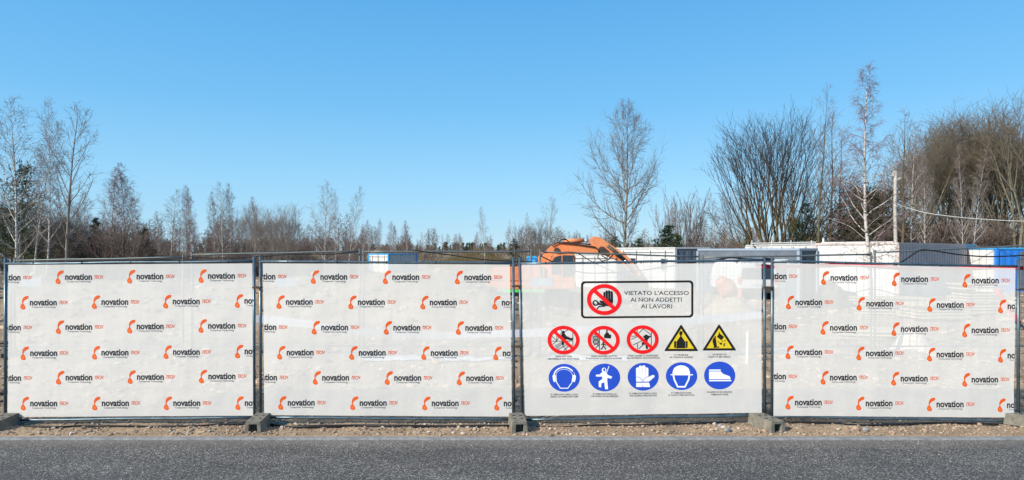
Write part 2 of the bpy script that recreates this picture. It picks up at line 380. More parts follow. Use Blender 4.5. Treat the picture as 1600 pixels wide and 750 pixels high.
# ------------------------------------------------------------------ front fence
def wmesh(x0, zb0, zt0, x1, zb1, zt1, d, parent, r=.0022, sp=.1, rows=10):
    W = MB(); n = max(2, int(abs(x1 - x0) / sp)); yy = d
    for i in range(1, n):
        t = i / n; x = x0 + (x1 - x0) * t; W.tube([(x, yy, zb0 + (zb1 - zb0) * t), (x, yy, zt0 + (zt1 - zt0) * t)], r, 4, cap=False)
    for j in range(1, rows):
        s = j / rows; W.tube([(x0, yy + .004, zb0 + (zt0 - zb0) * s), (x1, yy + .004, zb1 + (zt1 - zb1) * s)], r, 4, cap=False)
    o = W.build('wire_mesh', M['wire'], parent); o['kind'] = 'stuff'; return o

def panel(xl, xr, ytl, ytr, ybl, ybr, ptl, ptr, label, d=FD, dr=None, group='mobile fence panels along the road', m_=None, r=.019, base=None, xlb=None, xrb=None, sp=.1, rows=10):
    """panel between photo columns; yt/yb rails, pt post tops"""
    m_ = m_ or M['steel']; dr = dr or d; xlb = xlb or xl; xrb = xrb or xr
    A = lambda x, y: P(x, y, d + (dr - d) * (x - xl) / (xr - xl))
    bl, br = A(xlb, ybl), A(xrb, ybr)
    org = Vector((bl.x, bl.y, 0))
    t = empty('mobile_fence', org, label, 'fence panel', group)
    def p(v): return v - org
    foot = base if base is not None else .05
    for xx, xb, pt in ((xl, xlb, ptl), (xr, xrb, ptr)):
        top = A(xx, pt); bot = A(xb, ybl if xx == xl else ybr); bot = Vector((bot.x, bot.y, foot))
        mb_ = MB(); mb_.tube([p(bot), p(top)], r, 12); mb_.build('post', m_, t, smooth_=True)
    for nm, yl, yr, a, b in (('top_rail', ytl, ytr, xl, xr), ('bottom_rail', ybl, ybr, xlb, xrb)):
        p0, p1 = A(a, yl), A(b, yr); mb_ = MB(); n = 7
        pts = [p0.lerp(p1, i / n) + Vector((0, 0, .004 * math.sin(i * 1.7 + xl))) for i in range(n + 1)]; pts[0] = p0; pts[-1] = p1
        mb_.tube([p(k) for k in pts], r * .82, 10); mb_.build(nm, m_, t, smooth_=True)
    W = wmesh(p(bl).x, p(bl).z, p(A(xl, ytl)).z, p(br).x, p(br).z, p(A(xr, ytr)).z, .012, t, sp=sp, rows=rows)
    if dr != d: W.rotation_euler = (0, 0, math.atan2(dr - d, br.x - bl.x))
    return t

panel(8.5, 397, 412, 408, 656.5, 652, 403, 401, 'leftmost dark steel fence panel whose left post stands at the picture edge')
panel(407, 802, 408.5, 411, 652, 655.5, 401, 402, 'second steel fence panel between the two left concrete blocks', xrb=803)
panel(812, 1194, 412, 406, 656, 648.5, 402, 402, 'third steel fence panel that carries the safety sign banner', xlb=816, xrb=1195)
panel(1206.5, 1591, 408, 416, 650.5, 658, 402, 406, 'fourth steel fence panel right of the safety sign banner')
panel(1603, 1990, 413, 411, 655, 655, 405, 404, 'cut off steel fence panel at the right picture edge')
panel(-392, -3, 412, 412, 655, 655, 403, 403, 'cut off steel fence panel at the left picture edge')

def clamp(px0, px1, py, label):
    c0, c1 = P(px0, py, FD), P(px1, py, FD); t = empty('fence_clamp', (c0 + c1) / 2, label, 'clamp', 'clamps joining the fence posts'); w = (c1.x - c0.x) / 2
    mb_ = MB()
    for s in (-1, 1):
        mb_ = MB(); mb_.tube([(s * w + .027 * math.cos(a), .027 * math.sin(a), 0) for a in np.linspace(0, 6.283, 13)], .006, 6); mb_.build('ring', M['darksteel'], t, smooth_=True)
    mb_ = MB(); mb_.box((0, -.028, 0), (2 * w + .02, .006, .03)); mb_.tube([(0, -.055, 0), (0, .05, 0)], .006, 6); mb_.tube([(0, -.06, 0), (0, -.048, 0)], .012, 6); mb_.build('bracket', M['darksteel'], t)
clamp(397.2, 407, 449, 'upper clamp joining the two posts over the second concrete block from left')
clamp(802.3, 813, 447, 'upper clamp joining the two posts beside the safety sign banner left edge')
clamp(1194, 1206.5, 449, 'clamp joining the two posts right of the safety sign banner')
clamp(1591, 1603, 452, 'clamp joining the two posts near the right picture edge')
clamp(802.6, 815, 541, 'lower clamp joining the two posts left of the safety sign banner')

# concrete feet
def foot_block():
    t = empty('concrete_block', (0, 0, 0), '', 'concrete block')
    L_, W_, Hh = .50, .205, .15; bm = bmesh.new()
    mtx = Matrix.Diagonal((W_, L_, Hh, 1)); bmesh.ops.create_cube(bm, size=1, matrix=mtx @ Matrix.Identity(4))
    for v in bm.verts:
        if v.co.z > 0: v.co.x *= .90; v.co.y *= .97
        v.co.z += Hh / 2
    for f in [f for f in bm.faces if abs(f.normal.y) > .9]:
        r_ = bmesh.ops.inset_individual(bm, faces=[f], thickness=.045, depth=0)
        fc = f.calc_center_median().copy()
        for v in f.verts: v.co.x = fc.x + (v.co.x - fc.x) * .78; v.co.z = fc.z + (v.co.z - fc.z) * 1.25 - .012
        ret = bmesh.ops.extrude_face_region(bm, geom=[f]); vs = [v for v in ret['geom'] if isinstance(v, bmesh.types.BMVert)]
        dirn = -1 if f.calc_center_median().y > 0 else 1
        for v in vs: v.co.y += dirn * .12; v.co.x *= .85
        bmesh.ops.delete(bm, geom=[f], context='FACES')
    bmesh.ops.recalc_face_normals(bm, faces=bm.faces)
    es = [e for e in bm.edges if e.is_manifold and e.calc_face_angle(0) > .5]
    bmesh.ops.bevel(bm, geom=es, offset=.012, segments=2, affect='EDGES', clamp_overlap=True)
    me = bpy.data.meshes.new('block_body'); bm.to_mesh(me); bm.free(); me.materials.append(M['concrete']); link_mesh('block_body', me, t)
    for sx in (-.045, .045):
        for sy in (-.07, .07):
            mb_ = MB(); mb_.tube([(sx, sy, Hh - .01), (sx, sy, Hh + .0015)], .021, 10); mb_.build('socket', M['black'], t)
    mb_ = MB(); mb_.box((0, 0, .008), (.212, .506, .02)); mb_.build('base_lip', M['concrete'], t, bevel=.004)
    return t
fb = foot_block(); children_index()
feet = [(4, FD - .22, 9, 'light concrete block under the leftmost fence post'),
        (404, FD - .23, 6, 'concrete block under the first joint between the printed banners'),
        (809, FD - .23, 6, 'concrete block under the posts left of the safety sign banner'),
        (1197, FD - .22, 14, 'rotated concrete block with open end right of the safety sign banner'),
        (1606, FD - .10, 50, 'concrete block cut by the right picture edge')]
for i, (px, d, rz, lb) in enumerate(feet):
    o = fb if i == 0 else copy_tree(fb)
    o.location = ((px - 800) / F * d, d, -.005); o.rotation_euler = (0, 0, R(rz)); tag(o, lb, 'concrete block', 'concrete feet of the front fence')
def small_block(px, d, lb):
    x = (px - 800) / F * d; t = empty('spare_block', (x, d, 0), lb, 'concrete block', 'small upright blocks behind the fence', R(6))
    mb_ = MB(); mb_.box((0, 0, .06), (.20, .35, .16)); mb_.build('block_body', M['concrete'], t, bevel=.01)
    mb_ = MB(); mb_.box((.0, -.178, .07), (.06, .008, .12)); mb_.build('groove', M['darksteel'], t)
small_block(1183, FD + .38, 'small ridged block behind the fence left of the rotated concrete block')
small_block(1568, FD + .30, 'small ridged block behind the fence at the far right')

# ------------------------------------------------------------------ print
def billow(x, z):
    return .009 * noise.noise((x * 1.5, z * 1.2, 4.5)) + .004 * noise.noise((x * 4.5, z * 2.6, 1.5)) + .0012 * noise.noise((x * 11, z * 5, 2.5))
class Print:
    def __init__(s, d): s.v = []; s.f = []; s.m = []; s.mats = []; s.d = d; s.k = 0
    def mi(s, m_):
        if m_ not in s.mats: s.mats.append(m_)
        return s.mats.index(m_)
    def raw(s, pts, faces, m_, y=None):
        n = len(s.v); dd = s.d - s.k * .00012; s.k += 1
        s.v += [tuple(P(x, yy, dd)) for x, yy in pts]; s.f += [tuple(i + n for i in f) for f in faces]; s.m += [s.mi(m_)] * len(faces)
    def poly(s, pts, m_):
        s.raw(pts, [tuple(t) for t in geometry.tessellate_polygon([[Vector((a, b, 0)) for a, b in pts]])], m_)
    def ell(s, cx, cy, rx, ry, m_, n=40):
        s.poly([(cx + rx * math.cos(a), cy + ry * math.sin(a)) for a in [2 * math.pi * i / n for i in range(n)]], m_)
    def ring(s, cx, cy, rx, ry, w, m_, a0=0, a1=360, n=48):
        aa = [R(a0 + (a1 - a0) * i / n) for i in range(n + 1)]
        pts = [(cx + rx * math.cos(a), cy + ry * math.sin(a)) for a in aa] + [(cx + (rx - w) * math.cos(a), cy + (ry - w) * math.sin(a)) for a in aa]
        s.raw(pts, [(i, i + 1, n + 2 + i, n + 1 + i) for i in range(n)], m_)
    def line(s, pts, w, m_):
        for (x0, y0), (x1, y1) in zip(pts[:-1], pts[1:]):
            L_ = math.hypot(x1 - x0, y1 - y0) or 1; ux, uy = (x1 - x0) / L_, (y1 - y0) / L_; e = w * .3
            x0_, y0_, x1_, y1_ = x0 - ux * e, y0 - uy * e, x1 + ux * e, y1 + uy * e; nx_, ny_ = -uy * w / 2, ux * w / 2
            s.raw([(x0_ + nx_, y0_ + ny_), (x1_ + nx_, y1_ + ny_), (x1_ - nx_, y1_ - ny_), (x0_ - nx_, y0_ - ny_)], [(0, 1, 2, 3)], m_)
    def text(s, key, x, y, w, h, m_, shear=0, cx=False):
        vs, fs = TXT[key]; xo = x - w / 2 if cx else x
        s.raw([(xo + (a * w) + shear * b * h, y - b * h) for a, b in vs], fs, m_)
    def build(s, name, parent, label=None, clipx=None):
        me = bpy.data.meshes.new(name); me.from_pydata(s.v, [], s.f)
        for m_ in s.mats: me.materials.append(m_)
        me.polygons.foreach_set('material_index', s.m)
        bm = bmesh.new(); bm.from_mesh(me)
        if clipx:
            for px, sg in ((clipx[0], 1), (clipx[1], -1)):
                co = P(px, 400, s.d); bmesh.ops.bisect_plane(bm, geom=bm.verts[:] + bm.edges[:] + bm.faces[:], plane_co=co, plane_no=(-sg, 0, 0), clear_outer=True)
        for it_ in range(6):
            es = [e for e in bm.edges if e.calc_length() > .06]
            if not es: break
            bmesh.ops.subdivide_edges(bm, edges=es, cuts=1); bmesh.ops.triangulate(bm, faces=[f for f in bm.faces if len(f.verts) > 4])
        bm.normal_update()
        for f in bm.faces:
            if f.normal.y > 0: f.normal_flip()
        for v in bm.verts: v.co.y += billow(v.co.x, v.co.z)
        n = len(bm.faces); bm.to_mesh(me); bm.free(); me.update()
        if n == 0: return None
        o = link_mesh(name, me, parent); o.location = -parent.location
        if label: o['label'] = label
        return o
TXT = {}
def mktext(key, s_, bold=0, capref=None):
    cu = bpy.data.curves.new('t', 'FONT'); cu.body = s_; cu.size = 1; cu.resolution_u = 3; cu.offset = bold; cu.fill_mode = 'BOTH'
    ob = bpy.data.objects.new('t', cu); me = ob.to_mesh()
    vs = [(v.co.x, v.co.y) for v in me.vertices]; fs = [tuple(p.vertices) for p in me.polygons]; ob.to_mesh_clear()
    bpy.data.objects.remove(ob); bpy.data.curves.remove(cu)
    x0 = min(v[0] for v in vs); x1 = max(v[0] for v in vs)
    # height unit: capital height (letter H) or x height of the reference
    cr = capref if capref else max(v[1] for v in vs)
    TXT[key] = ([((v[0] - x0) / (x1 - x0), v[1] / cr) for v in vs], fs)
mktext('novation', 'novation', .03); mktext('tech', 'TECH', .018); mktext('sub', 'Composite Technology', .0)
L3 = ["VIETATO L'ACCESSO", 'AI NON ADDETTI', 'AI LAVORI']
CAP = [("NON GETTARE", "MATERIALE DAI PONTEGGI"), ("NON PASSARE SOTTO", "PONTEGGI E CARICHI SOSPESI"), ("NON SALIRE O SCENDERE", "ALL'ESTERNO DEI PONTEGGI"),
       ("ATTENZIONE", "AI CARICHI SOSPESI"), ("ATTENZIONE", "CADUTA MATERIALI"),
       ("E' OBBLIGATORIO L'USO", "DEGLI OTOPROTETTORI"), ("E' OBBLIGATORIA LA", "CINTURA DI SICUREZZA"), ("E' OBBLIGATORIO L'USO", "DEI GUANTI PROTETTIVI"),
       ("E' OBBLIGATORIO", "IL CASCO PROTETTIVO"), ("SCARPE DI SICUREZZA", "OBBLIGATORIE")]
for k in L3: mktext(k, k, .004)
for a, b in CAP:
    for k in (a, b):
        if k not in TXT: mktext(k, k, .012)

BD = FD - .026     # plane of the banners, in front of the wire
def banner(c, label, group):
    """c: photo corners tl,tr,br,bl"""
    pts = [P(x, y, BD) for x, y in c]; t = empty('banner', (pts[3].x, BD, 0), label, 'banner', group)
    nx_, nz_ = 110, 64; vs = []
    for j in range(nz_ + 1):
        for i in range(nx_ + 1):
            a = pts[3].lerp(pts[2], i / nx_); b = pts[0].lerp(pts[1], i / nx_); v = a.lerp(b, j / nz_); v.y += billow(v.x, v.z); v -= t.location
            vs.append(tuple(v))
    fs = [(j * (nx_ + 1) + i, j * (nx_ + 1) + i + 1, (j + 1) * (nx_ + 1) + i + 1, (j + 1) * (nx_ + 1) + i) for j in range(nz_) for i in range(nx_)]
    me = bpy.data.meshes.new('sheet'); me.from_pydata(vs, [], fs); me.materials.append(M['banner']); me.shade_smooth(); link_mesh('sheet', me, t)
    for q_ in range(5):   # cable ties on the top rail
        x = pts[0].lerp(pts[1], (q_ + .5) / 5) - t.location
        mb_ = MB(); mb_.tube([x + Vector((0, .026 + .021 * math.cos(a), .020 + .021 * math.sin(a))) for a in np.linspace(0, 6.283, 11)], .0035, 5, cap=False); mb_.build('cable_tie', M['black'], t)
    return t
MARK_U = [(140, 548), (137, 520), (143, 490), (160, 464), (180, 450), (205, 443), (226, 445), (233, 455), (230, 472), (215, 486), (190, 498), (170, 512), (158, 528), (152, 552)]
MARK_L = [(146, 545), (152, 552), (165, 570), (178, 590), (186, 612), (183, 630), (170, 641), (152, 643), (130, 636), (114, 618), (112, 598), (120, 578), (133, 562)]
def logo(T, base, parent, clip):
    pr = Print(BD - .0015); f = lambda L_: [(T + (x - 252) / 9.37, base + (y - 580) / 9.37) for x, y in L_]
    pr.poly(f(MARK_U), M['p_orange']); pr.poly(f(MARK_L), M['p_orange'])
    pr.poly([(T + (149 + (x - 149) * .55 - 252) / 9.37, base + (604 + (y - 604) * .5 - 580) / 9.37) for x, y in MARK_L], M['p_orange2'])
    mk = pr.build('logo_mark', parent, clipx=clip)
    for key, x, y, w, h, m_, sh in (('novation', T, base, 42, 9.6, M['p_dark'], 0), ('tech', T + 44.4, base - 1.9, 13.4, 5.3, M['p_orange'], .32), ('sub', T + 3, base + 3.9, 37.5, 2.6, M['p_grey'], 0)):
        pr = Print(BD - .0018); pr.text(key, x, y, w, h, m_, shear=sh); pr.build('lettering', parent, clipx=clip)

bgroup = 'white banners printed with orange and black logos'
b1 = banner([(12.5, 414), (394, 411.5), (395.5, 649.5), (12, 651.5)], 'white printed banner on the leftmost fence panel', bgroup)
for r_, (o, b) in enumerate([(0, 438), (1, 477), (0, 516), (1, 556), (0, 595), (1, 634.5)]):
    T0 = -10 if o == 0 else 46.5
    for k in range(4): logo(T0 + 111.6 * k + .2 * r_, b - .9 * k * (1 if r_ < 5 else .2), b1, (12.5, 395))
b2 = banner([(410.5, 411.5), (796.5, 413.5), (800, 651), (413, 648.5)], 'white printed banner on the second panel from the left', bgroup)
for r_, (o, b) in enumerate([(0, 436.5), (1, 476), (0, 515.5), (1, 555), (0, 594), (1, 633.5)]):
    T0 = 388 if o == 0 else 445.8
    for k in range(4): logo(T0 + 112.5 * k + .75 * r_, b + .35 * k, b2, (410.5 + .5 * r_ + .3, 796.5 + .6 * r_))
b4 = banner([(1210, 411), (1586.5, 419), (1584.5, 652.5), (1208.5, 649.5)], 'white printed banner on the rightmost full fence panel', bgroup)
for r_, (o, b) in enumerate([(0, 436), (1, 476.5), (0, 514.5), (1, 554.5), (0, 592.5), (1, 633)]):
    T0 = 1187 if o == 0 else 1243
    for k in range(4): logo(T0 + 110.6 * k - .2 * r_, b + (2.2 - .15 * r_) * k, b4, (1210 - .2 * r_, 1586 - .3 * r_))
b3 = banner([(815, 413.5), (1189.5, 411), (1190.5, 645), (820, 650)], 'white banner with red prohibition, yellow warning and blue safety signs', 'banner with safety signs')

# --- safety sign banner print; z(...) turns zoomed drawing points into photo pixels
def z5(L_): return [(840 + x / 5, 490 + y / 5) for x, y in L_]
def z7(L_): return [(890 + x / 7.27, 430 + y / 7.27) for x, y in L_]
K, RD, BL, YE, WH = M['p_black'], M['p_red'], M['p_blue'], M['p_yellow'], M['p_white']
pr = Print(BD - .0015)      # framed notice
def rrect(x0, y0, x1, y1, r):
    o = []
    for cx, cy, a0 in ((x1 - r, y0 + r, -90), (x1 - r, y1 - r, 0), (x0 + r, y1 - r, 90), (x0 + r, y0 + r, 180)):
        o += [(cx + r * math.cos(R(a0 + 15 * i)), cy + r * math.sin(R(a0 + 15 * i))) for i in range(7)]
    return o
ot, it = rrect(907.8, 438.7, 1083.2, 496.8, 6), rrect(911.2, 441.9, 1079.9, 493.8, 4); n = len(ot)
sk = lambda L_: [(x, y - (x - 995) * .008) for x, y in L_]
pr.raw(sk(ot) + sk(it), [(i, (i + 1) % n, (i + 1) % n + n, i + n) for i in range(n)], K)
pr.build('notice_frame', b3, 'black rounded frame round the no entry notice')
pr = Print(BD - .0015)
for s_, cx, y, w in ((L3[0], 1025.5, 460.7, 101), (L3[1], 1025, 471.2, 80), (L3[2], 1025.7, 481.6, 48.5)): pr.text(s_, cx, y, w, 6.3, K, cx=True)
pr.build('notice_lettering', b3, 'three lines of black capital letters in the frame')
pr = Print(BD - .0015)      # hand pictogram
pr.poly(z7([(385, 270), (382, 205), (388, 190), (400, 188), (406, 198), (410, 176), (422, 170), (432, 178), (434, 190), (440, 174), (452, 170), (462, 180), (464, 195), (470, 182), (482, 180), (490, 192), (494, 300), (485, 325), (455, 345), (440, 355), (395, 345), (370, 325), (350, 318), (338, 295), (345, 284), (370, 292)]), K)
for x in (408, 436, 464): pr.line(z7([(x, 200), (x, 270)]), .5, M['p_mid'])
pr.ring(*z7([(293, 315)])[0], 4.6, 4.6, 1.9, K); pr.line(z7([(310, 300), (345, 325), (395, 345)]), 2, K); pr.line(z7([(300, 340), (330, 330), (380, 340)]), 1.8, K)
pr.line(z7([(312, 380), (335, 355), (400, 350)]), 1.8, K); pr.line(z7([(285, 330), (265, 318)]), 2, K)
cx, cy = z7([(394, 276)])[0]; pr.ring(cx, cy, 27.1, 24.3, 6.2, RD); pr.line([(cx - 16.5, cy - 14.8), (cx + 16.5, cy + 14.8)], 6, RD)
pr.build('stop_hand_pictogram', b3, 'largest red barred circle, over a black raised hand')
def prohibition(cx, cy, draw, name, label):
    p_ = Print(BD - .0015); draw(p_); p_.ring(cx, cy, 25, 22.4, 5.6, RD); p_.line([(cx - 14.5, cy - 13.2), (cx + 14.5, cy + 13.2)], 5, RD); p_.build(name, b3, label)
def d1(p_):
    p_.poly(z5([(128, 250), (200, 212), (200, 235), (150, 280)]), M['p_mid'])
    for L_ in ([(115, 180), (150, 212), (185, 150)], [(110, 215), (275, 215)], [(118, 240), (150, 215)], [(150, 130), (150, 215)], [(160, 280), (240, 235)], [(175, 120), (195, 150), (240, 125)], [(275, 150), (275, 250)], [(195, 250), (225, 285)], [(205, 290), (250, 240)]): p_.line(z5(L_), .9, K)
    p_.ell(*z5([(200, 147)])[0], 2.6, 2.6, K); p_.poly(z5([(188, 158), (212, 158), (225, 175), (262, 192), (275, 188), (278, 200), (262, 210), (225, 200), (210, 210), (190, 195), (182, 172)]), K)
    p_.poly(z5([(188, 198), (206, 198), (206, 245), (188, 245)]), K)
prohibition(880.5, 531.3, d1, 'no_throwing_pictogram', 'red barred circle over a figure throwing from scaffolding')
def d2(p_):
    for L_ in ([(482, 120), (482, 285)], [(432, 175), (480, 195)], [(430, 205), (480, 180)], [(428, 215), (482, 250)], [(440, 245), (482, 215)], [(430, 190), (470, 215)], [(440, 165), (478, 170)], [(450, 270), (482, 240)], [(455, 185), (440, 220)]): p_.line(z5(L_), 1.2, K)
    p_.poly(z5([(428, 175), (475, 170), (478, 235), (430, 230)]), M['p_mid'])
    p_.ring(*z5([(452, 190)])[0], 4, 3, 1, K); p_.ring(*z5([(455, 222)])[0], 4.5, 4, 1.2, K)
    p_.line(z5([(541, 122), (541, 165)]), 2, K); p_.poly(z5([(530, 150), (555, 150), (558, 162), (574, 165), (572, 194), (518, 190), (520, 163), (528, 160)]), K)
    p_.ell(*z5([(513, 228)])[0], 1.5, 1.5, K)
    for L_ in ([(513, 232), (513, 252)], [(513, 238), (497, 240)], [(513, 238), (533, 246)], [(513, 252), (500, 275), (492, 275)], [(513, 252), (525, 265), (530, 278)]): p_.line(z5(L_), 1.5, K)
prohibition(943, 531.3, d2, 'no_passing_pictogram', 'red barred circle over a walker under a hanging load')
def d3(p_):
    for L_ in ([(788, 155), (825, 118), (885, 165)], [(735, 178), (790, 172)], [(733, 200), (790, 175)], [(745, 245), (830, 205)], [(778, 125), (778, 160)], [(888, 140), (888, 260)], [(780, 235), (780, 275)], [(790, 275), (830, 235)], [(830, 175), (888, 175)], [(850, 205), (885, 175)]): p_.line(z5(L_), 1, K)
    p_.poly(z5([(820, 175), (875, 172), (870, 190), (858, 205), (862, 275), (846, 275), (842, 240), (825, 245), (812, 240), (815, 225), (835, 215), (835, 195)]), K); p_.ell(*z5([(848, 178)])[0], 3, 3, K)
prohibition(1004, 530.5, d3, 'no_climbing_pictogram', 'red barred circle over a figure climbing outside scaffolding')
def triangle(apx, apy, bx0, bx1, by, draw, name, label):
    p_ = Print(BD - .0015); cx = (bx0 + bx1) / 2
    def rt(k):
        V = [Vector((apx, apy)), Vector((bx1, by)), Vector((bx0, by))]; cen = sum(V, Vector((0, 0))) / 3; V = [cen + (v - cen) * k for v in V]; o = []
        for i in range(3):
            v, a, b = V[i], V[i - 1], V[(i + 1) % 3]; o += [tuple(v + (a - v).normalized() * 2.2), tuple(v + (a + b - 2 * v).normalized() * .75), tuple(v + (b - v).normalized() * 2.2)]
        return o
    p_.poly(rt(1.04), K)
    V = [Vector((apx, apy)), Vector((bx1, by)), Vector((bx0, by))]; cen = sum(V, Vector((0, 0))) / 3; p_.poly([tuple(cen + (v - cen) * .78) for v in V], YE)
    draw(p_); p_.build(name, b3, label)
def d4(p_):
    p_.ell(*z5([(1119, 153)])[0], 2.6, 3.4, K); p_.poly(z5([(1112, 160), (1126, 160), (1124, 180), (1114, 180)]), K)
    p_.poly(z5([(1114, 178), (1124, 178), (1145, 208), (1145, 215), (1092, 215), (1092, 208)]), K)
    p_.poly(z5([(1066, 215), (1172, 215), (1172, 267), (1158, 267), (1158, 271), (1078, 271), (1078, 267), (1066, 267)]), K)
    for x in (1084, 1156): p_.line(z5([(x, 217), (x, 265)]), .45, YE)
triangle(1064, 507.5, 1038.6, 1090.4, 548, d4, 'hanging_load_pictogram', 'yellow triangle with a black hanging load')
def d5(p_):
    p_.poly(z5([(1420, 152), (1458, 182), (1438, 210), (1402, 183)]), K); p_.line(z5([(1421, 148), (1421, 158)]), 1.6, K)
    p_.poly(z5([(1376, 190), (1392, 185), (1402, 250), (1395, 268), (1374, 268), (1378, 255), (1366, 212)]), K); p_.ell(*z5([(1388, 183)])[0], 1.3, 1.3, K)
    p_.line(z5([(1385, 262), (1416, 262)]), 2, K); p_.line(z5([(1410, 215), (1422, 232)]), 1, K); p_.poly(z5([(1424, 230), (1442, 225), (1440, 245), (1426, 243)]), K)
    p_.poly(z5([(1456, 228), (1464, 235), (1464, 255), (1452, 255)]), K); p_.ell(*z5([(1464, 212)])[0], 1, 1, K); p_.ell(*z5([(1445, 215)])[0], .9, .9, K)
triangle(1123.7, 507, 1098.4, 1150, 547.2, d5, 'falling_material_pictogram', 'yellow triangle with a black figure under falling material')
def mandatory(cx, cy, draw, name, label):
    p_ = Print(BD - .0015); p_.ell(cx, cy, 24.4, 21.7, BL, 56); draw(p_); p_.build(name, b3, label)
def m1(p_):
    p_.ring(*z5([(207, 490)])[0], 17, 15, 1.9, WH, 180, 360); p_.ring(*z5([(207, 492)])[0], 13.6, 11.7, .6, WH, 190, 350)
    p_.line(z5([(142, 480), (147, 535), (178, 583), (236, 583), (268, 540), (277, 480)]), 1.3, WH)
    p_.poly(z5([(116, 484), (136, 480), (142, 530), (126, 535), (120, 515)]), WH); p_.poly(z5([(300, 484), (278, 480), (273, 530), (290, 535), (297, 515)]), WH)
mandatory(881.6, 590.3, m1, 'ear_protection_pictogram', 'blue disc with a white head wearing ear muffs')
def m2(p_):
    p_.ell(*z5([(518, 440)])[0], 3.5, 3.8, WH, 20)
    p_.poly(z5([(500, 458), (535, 458), (548, 478), (582, 492), (572, 508), (545, 500), (543, 520), (550, 590), (527, 590), (520, 535), (497, 545), (496, 575), (478, 573), (477, 530), (505, 510), (503, 490), (480, 492), (455, 490), (456, 476), (485, 475)]), WH)
    p_.line(z5([(557, 410), (538, 460)]), 1.1, WH)
mandatory(944.5, 589.6, m2, 'harness_pictogram', 'blue disc with a white climbing figure on a safety line')
def m3(p_):
    p_.poly(z5([(768, 430), (776, 420), (792, 420), (792, 410), (802, 404), (812, 408), (816, 416), (820, 406), (834, 403), (842, 412), (844, 422), (856, 420), (866, 430), (866, 495), (900, 480), (914, 483), (914, 495), (885, 520), (868, 532), (770, 532)]), WH)
    p_.poly(z5([(770, 540), (872, 540), (880, 574), (770, 574)]), WH); p_.line(z5([(820, 562), (820, 574)]), .8, BL)
    p_.ring(*z5([(772, 530)])[0], 9.6, 7.4, .7, BL, 270, 360); p_.ring(*z5([(874, 530)])[0], 10, 8, .7, BL, 180, 270)
    for x in (792, 817, 842): p_.line(z5([(x, 425), (x, 475)]), .35, M['p_mid'])
mandatory(1005, 588.6, m3, 'glove_pictogram', 'blue disc with a white glove')
def m4(p_):
    p_.poly(z5([(1056, 478), (1056, 455), (1068, 425), (1095, 408), (1122, 404), (1150, 408), (1178, 425), (1190, 455), (1190, 478)]), WH)
    p_.poly(z5([(1040, 474), (1214, 474), (1214, 482), (1040, 482)]), WH)
    p_.line(z5([(1062, 482), (1068, 515), (1095, 572), (1152, 572), (1180, 515), (1186, 482)]), 2.4, WH)
mandatory(1065, 587.7, m4, 'helmet_pictogram', 'blue disc with a white head in a hard hat')
def m5(p_):
    p_.poly(z5([(1340, 437), (1432, 437), (1430, 447), (1340, 447)]), WH)
    p_.poly(z5([(1340, 452), (1432, 452), (1450, 472), (1480, 482), (1503, 492), (1510, 512), (1340, 512)]), WH)
    p_.poly(z5([(1340, 518), (1514, 518), (1514, 529), (1340, 529)]), WH)
mandatory(1124.6, 586.7, m5, 'safety_shoe_pictogram', 'blue disc with a white safety shoe')
cpos = [(881, 558, 561.8, 26, 48), (943.5, 557.4, 561, 40, 55.5), (1005, 556.8, 560.4, 46.5, 51.5), (1064.5, 555.8, 559.4, 22, 36), (1124.3, 555.2, 558.8, 22, 34),
        (882, 617.5, 621, 43, 43), (945, 616.6, 620.2, 37, 42), (1005, 615.8, 619.4, 43, 42), (1065, 615, 618.6, 31.5, 40), (1124.6, 613.8, 617.6, 40, 27)]
for (a, b), (cx, y1_, y2_, w1, w2) in zip(CAP, cpos):
    p_ = Print(BD - .0015); p_.text(a, cx, y1_, w1, 2.35, K, cx=True); p_.text(b, cx, y2_, w2, 2.35, K, cx=True); p_.build('caption', b3)

# verge shadow line built as black tubes, cables draped on the rear fence
def cable(pts, r, name, label, m_=None, cat='cable', sub=5, sm=True):
    pts = [Vector(p) for p in pts]; o = []
    for i in range(len(pts) - 1):
        p0, p1, p2, p3 = pts[max(i - 1, 0)], pts[i], pts[i + 1], pts[min(i + 2, len(pts) - 1)]
        for k in range(sub):
            t = k / sub; o.append(.5 * ((2 * p1) + (p2 - p0) * t + (2 * p0 - 5 * p1 + 4 * p2 - p3) * t * t + (3 * p1 - p0 - 3 * p2 + p3) * t ** 3))
    o.append(pts[-1]); mb_ = MB(); c0 = o[0].copy(); mb_.tube([p - c0 for p in o], r, 7); ob = mb_.build(name, m_ or M['black'], smooth_=sm); ob.location = c0
    return tag(ob, label, cat)
def vg(L_, r=.020):
    o = []
    for px, py in L_:
        d = H * F / (py - HOR); x = (px - 800) / F * d; o.append((x, d, zg(x, d) + r))
    return o
cable(vg([(38, 671), (90, 671), (130, 667), (155, 670), (200, 668.5), (250, 667), (310, 666), (340, 664), (392, 663)]), .013, 'shadow_line', 'black tube as shadow line on the dirt under the leftmost banner')
cable(vg([(424, 664), (450, 668), (475, 671), (520, 670), (560, 667.5), (620, 669), (680, 667), (740, 668), (795, 667)]), .020, 'shadow_line', 'black tube as shadow line on the dirt under the second banner from left')
cable(vg([(838, 668), (880, 667), (930, 664), (985, 665), (1040, 663), (1100, 662), (1150, 661)]), .011, 'shadow_line', 'thin dark tube as shadow line on the dirt under the safety sign banner')
cable(vg([(1232, 660), (1290, 661), (1340, 663.5), (1400, 664), (1450, 662), (1500, 661.5), (1560, 664)]), .013, 'shadow_line', 'dark tube as shadow line on the dirt under the rightmost banner')

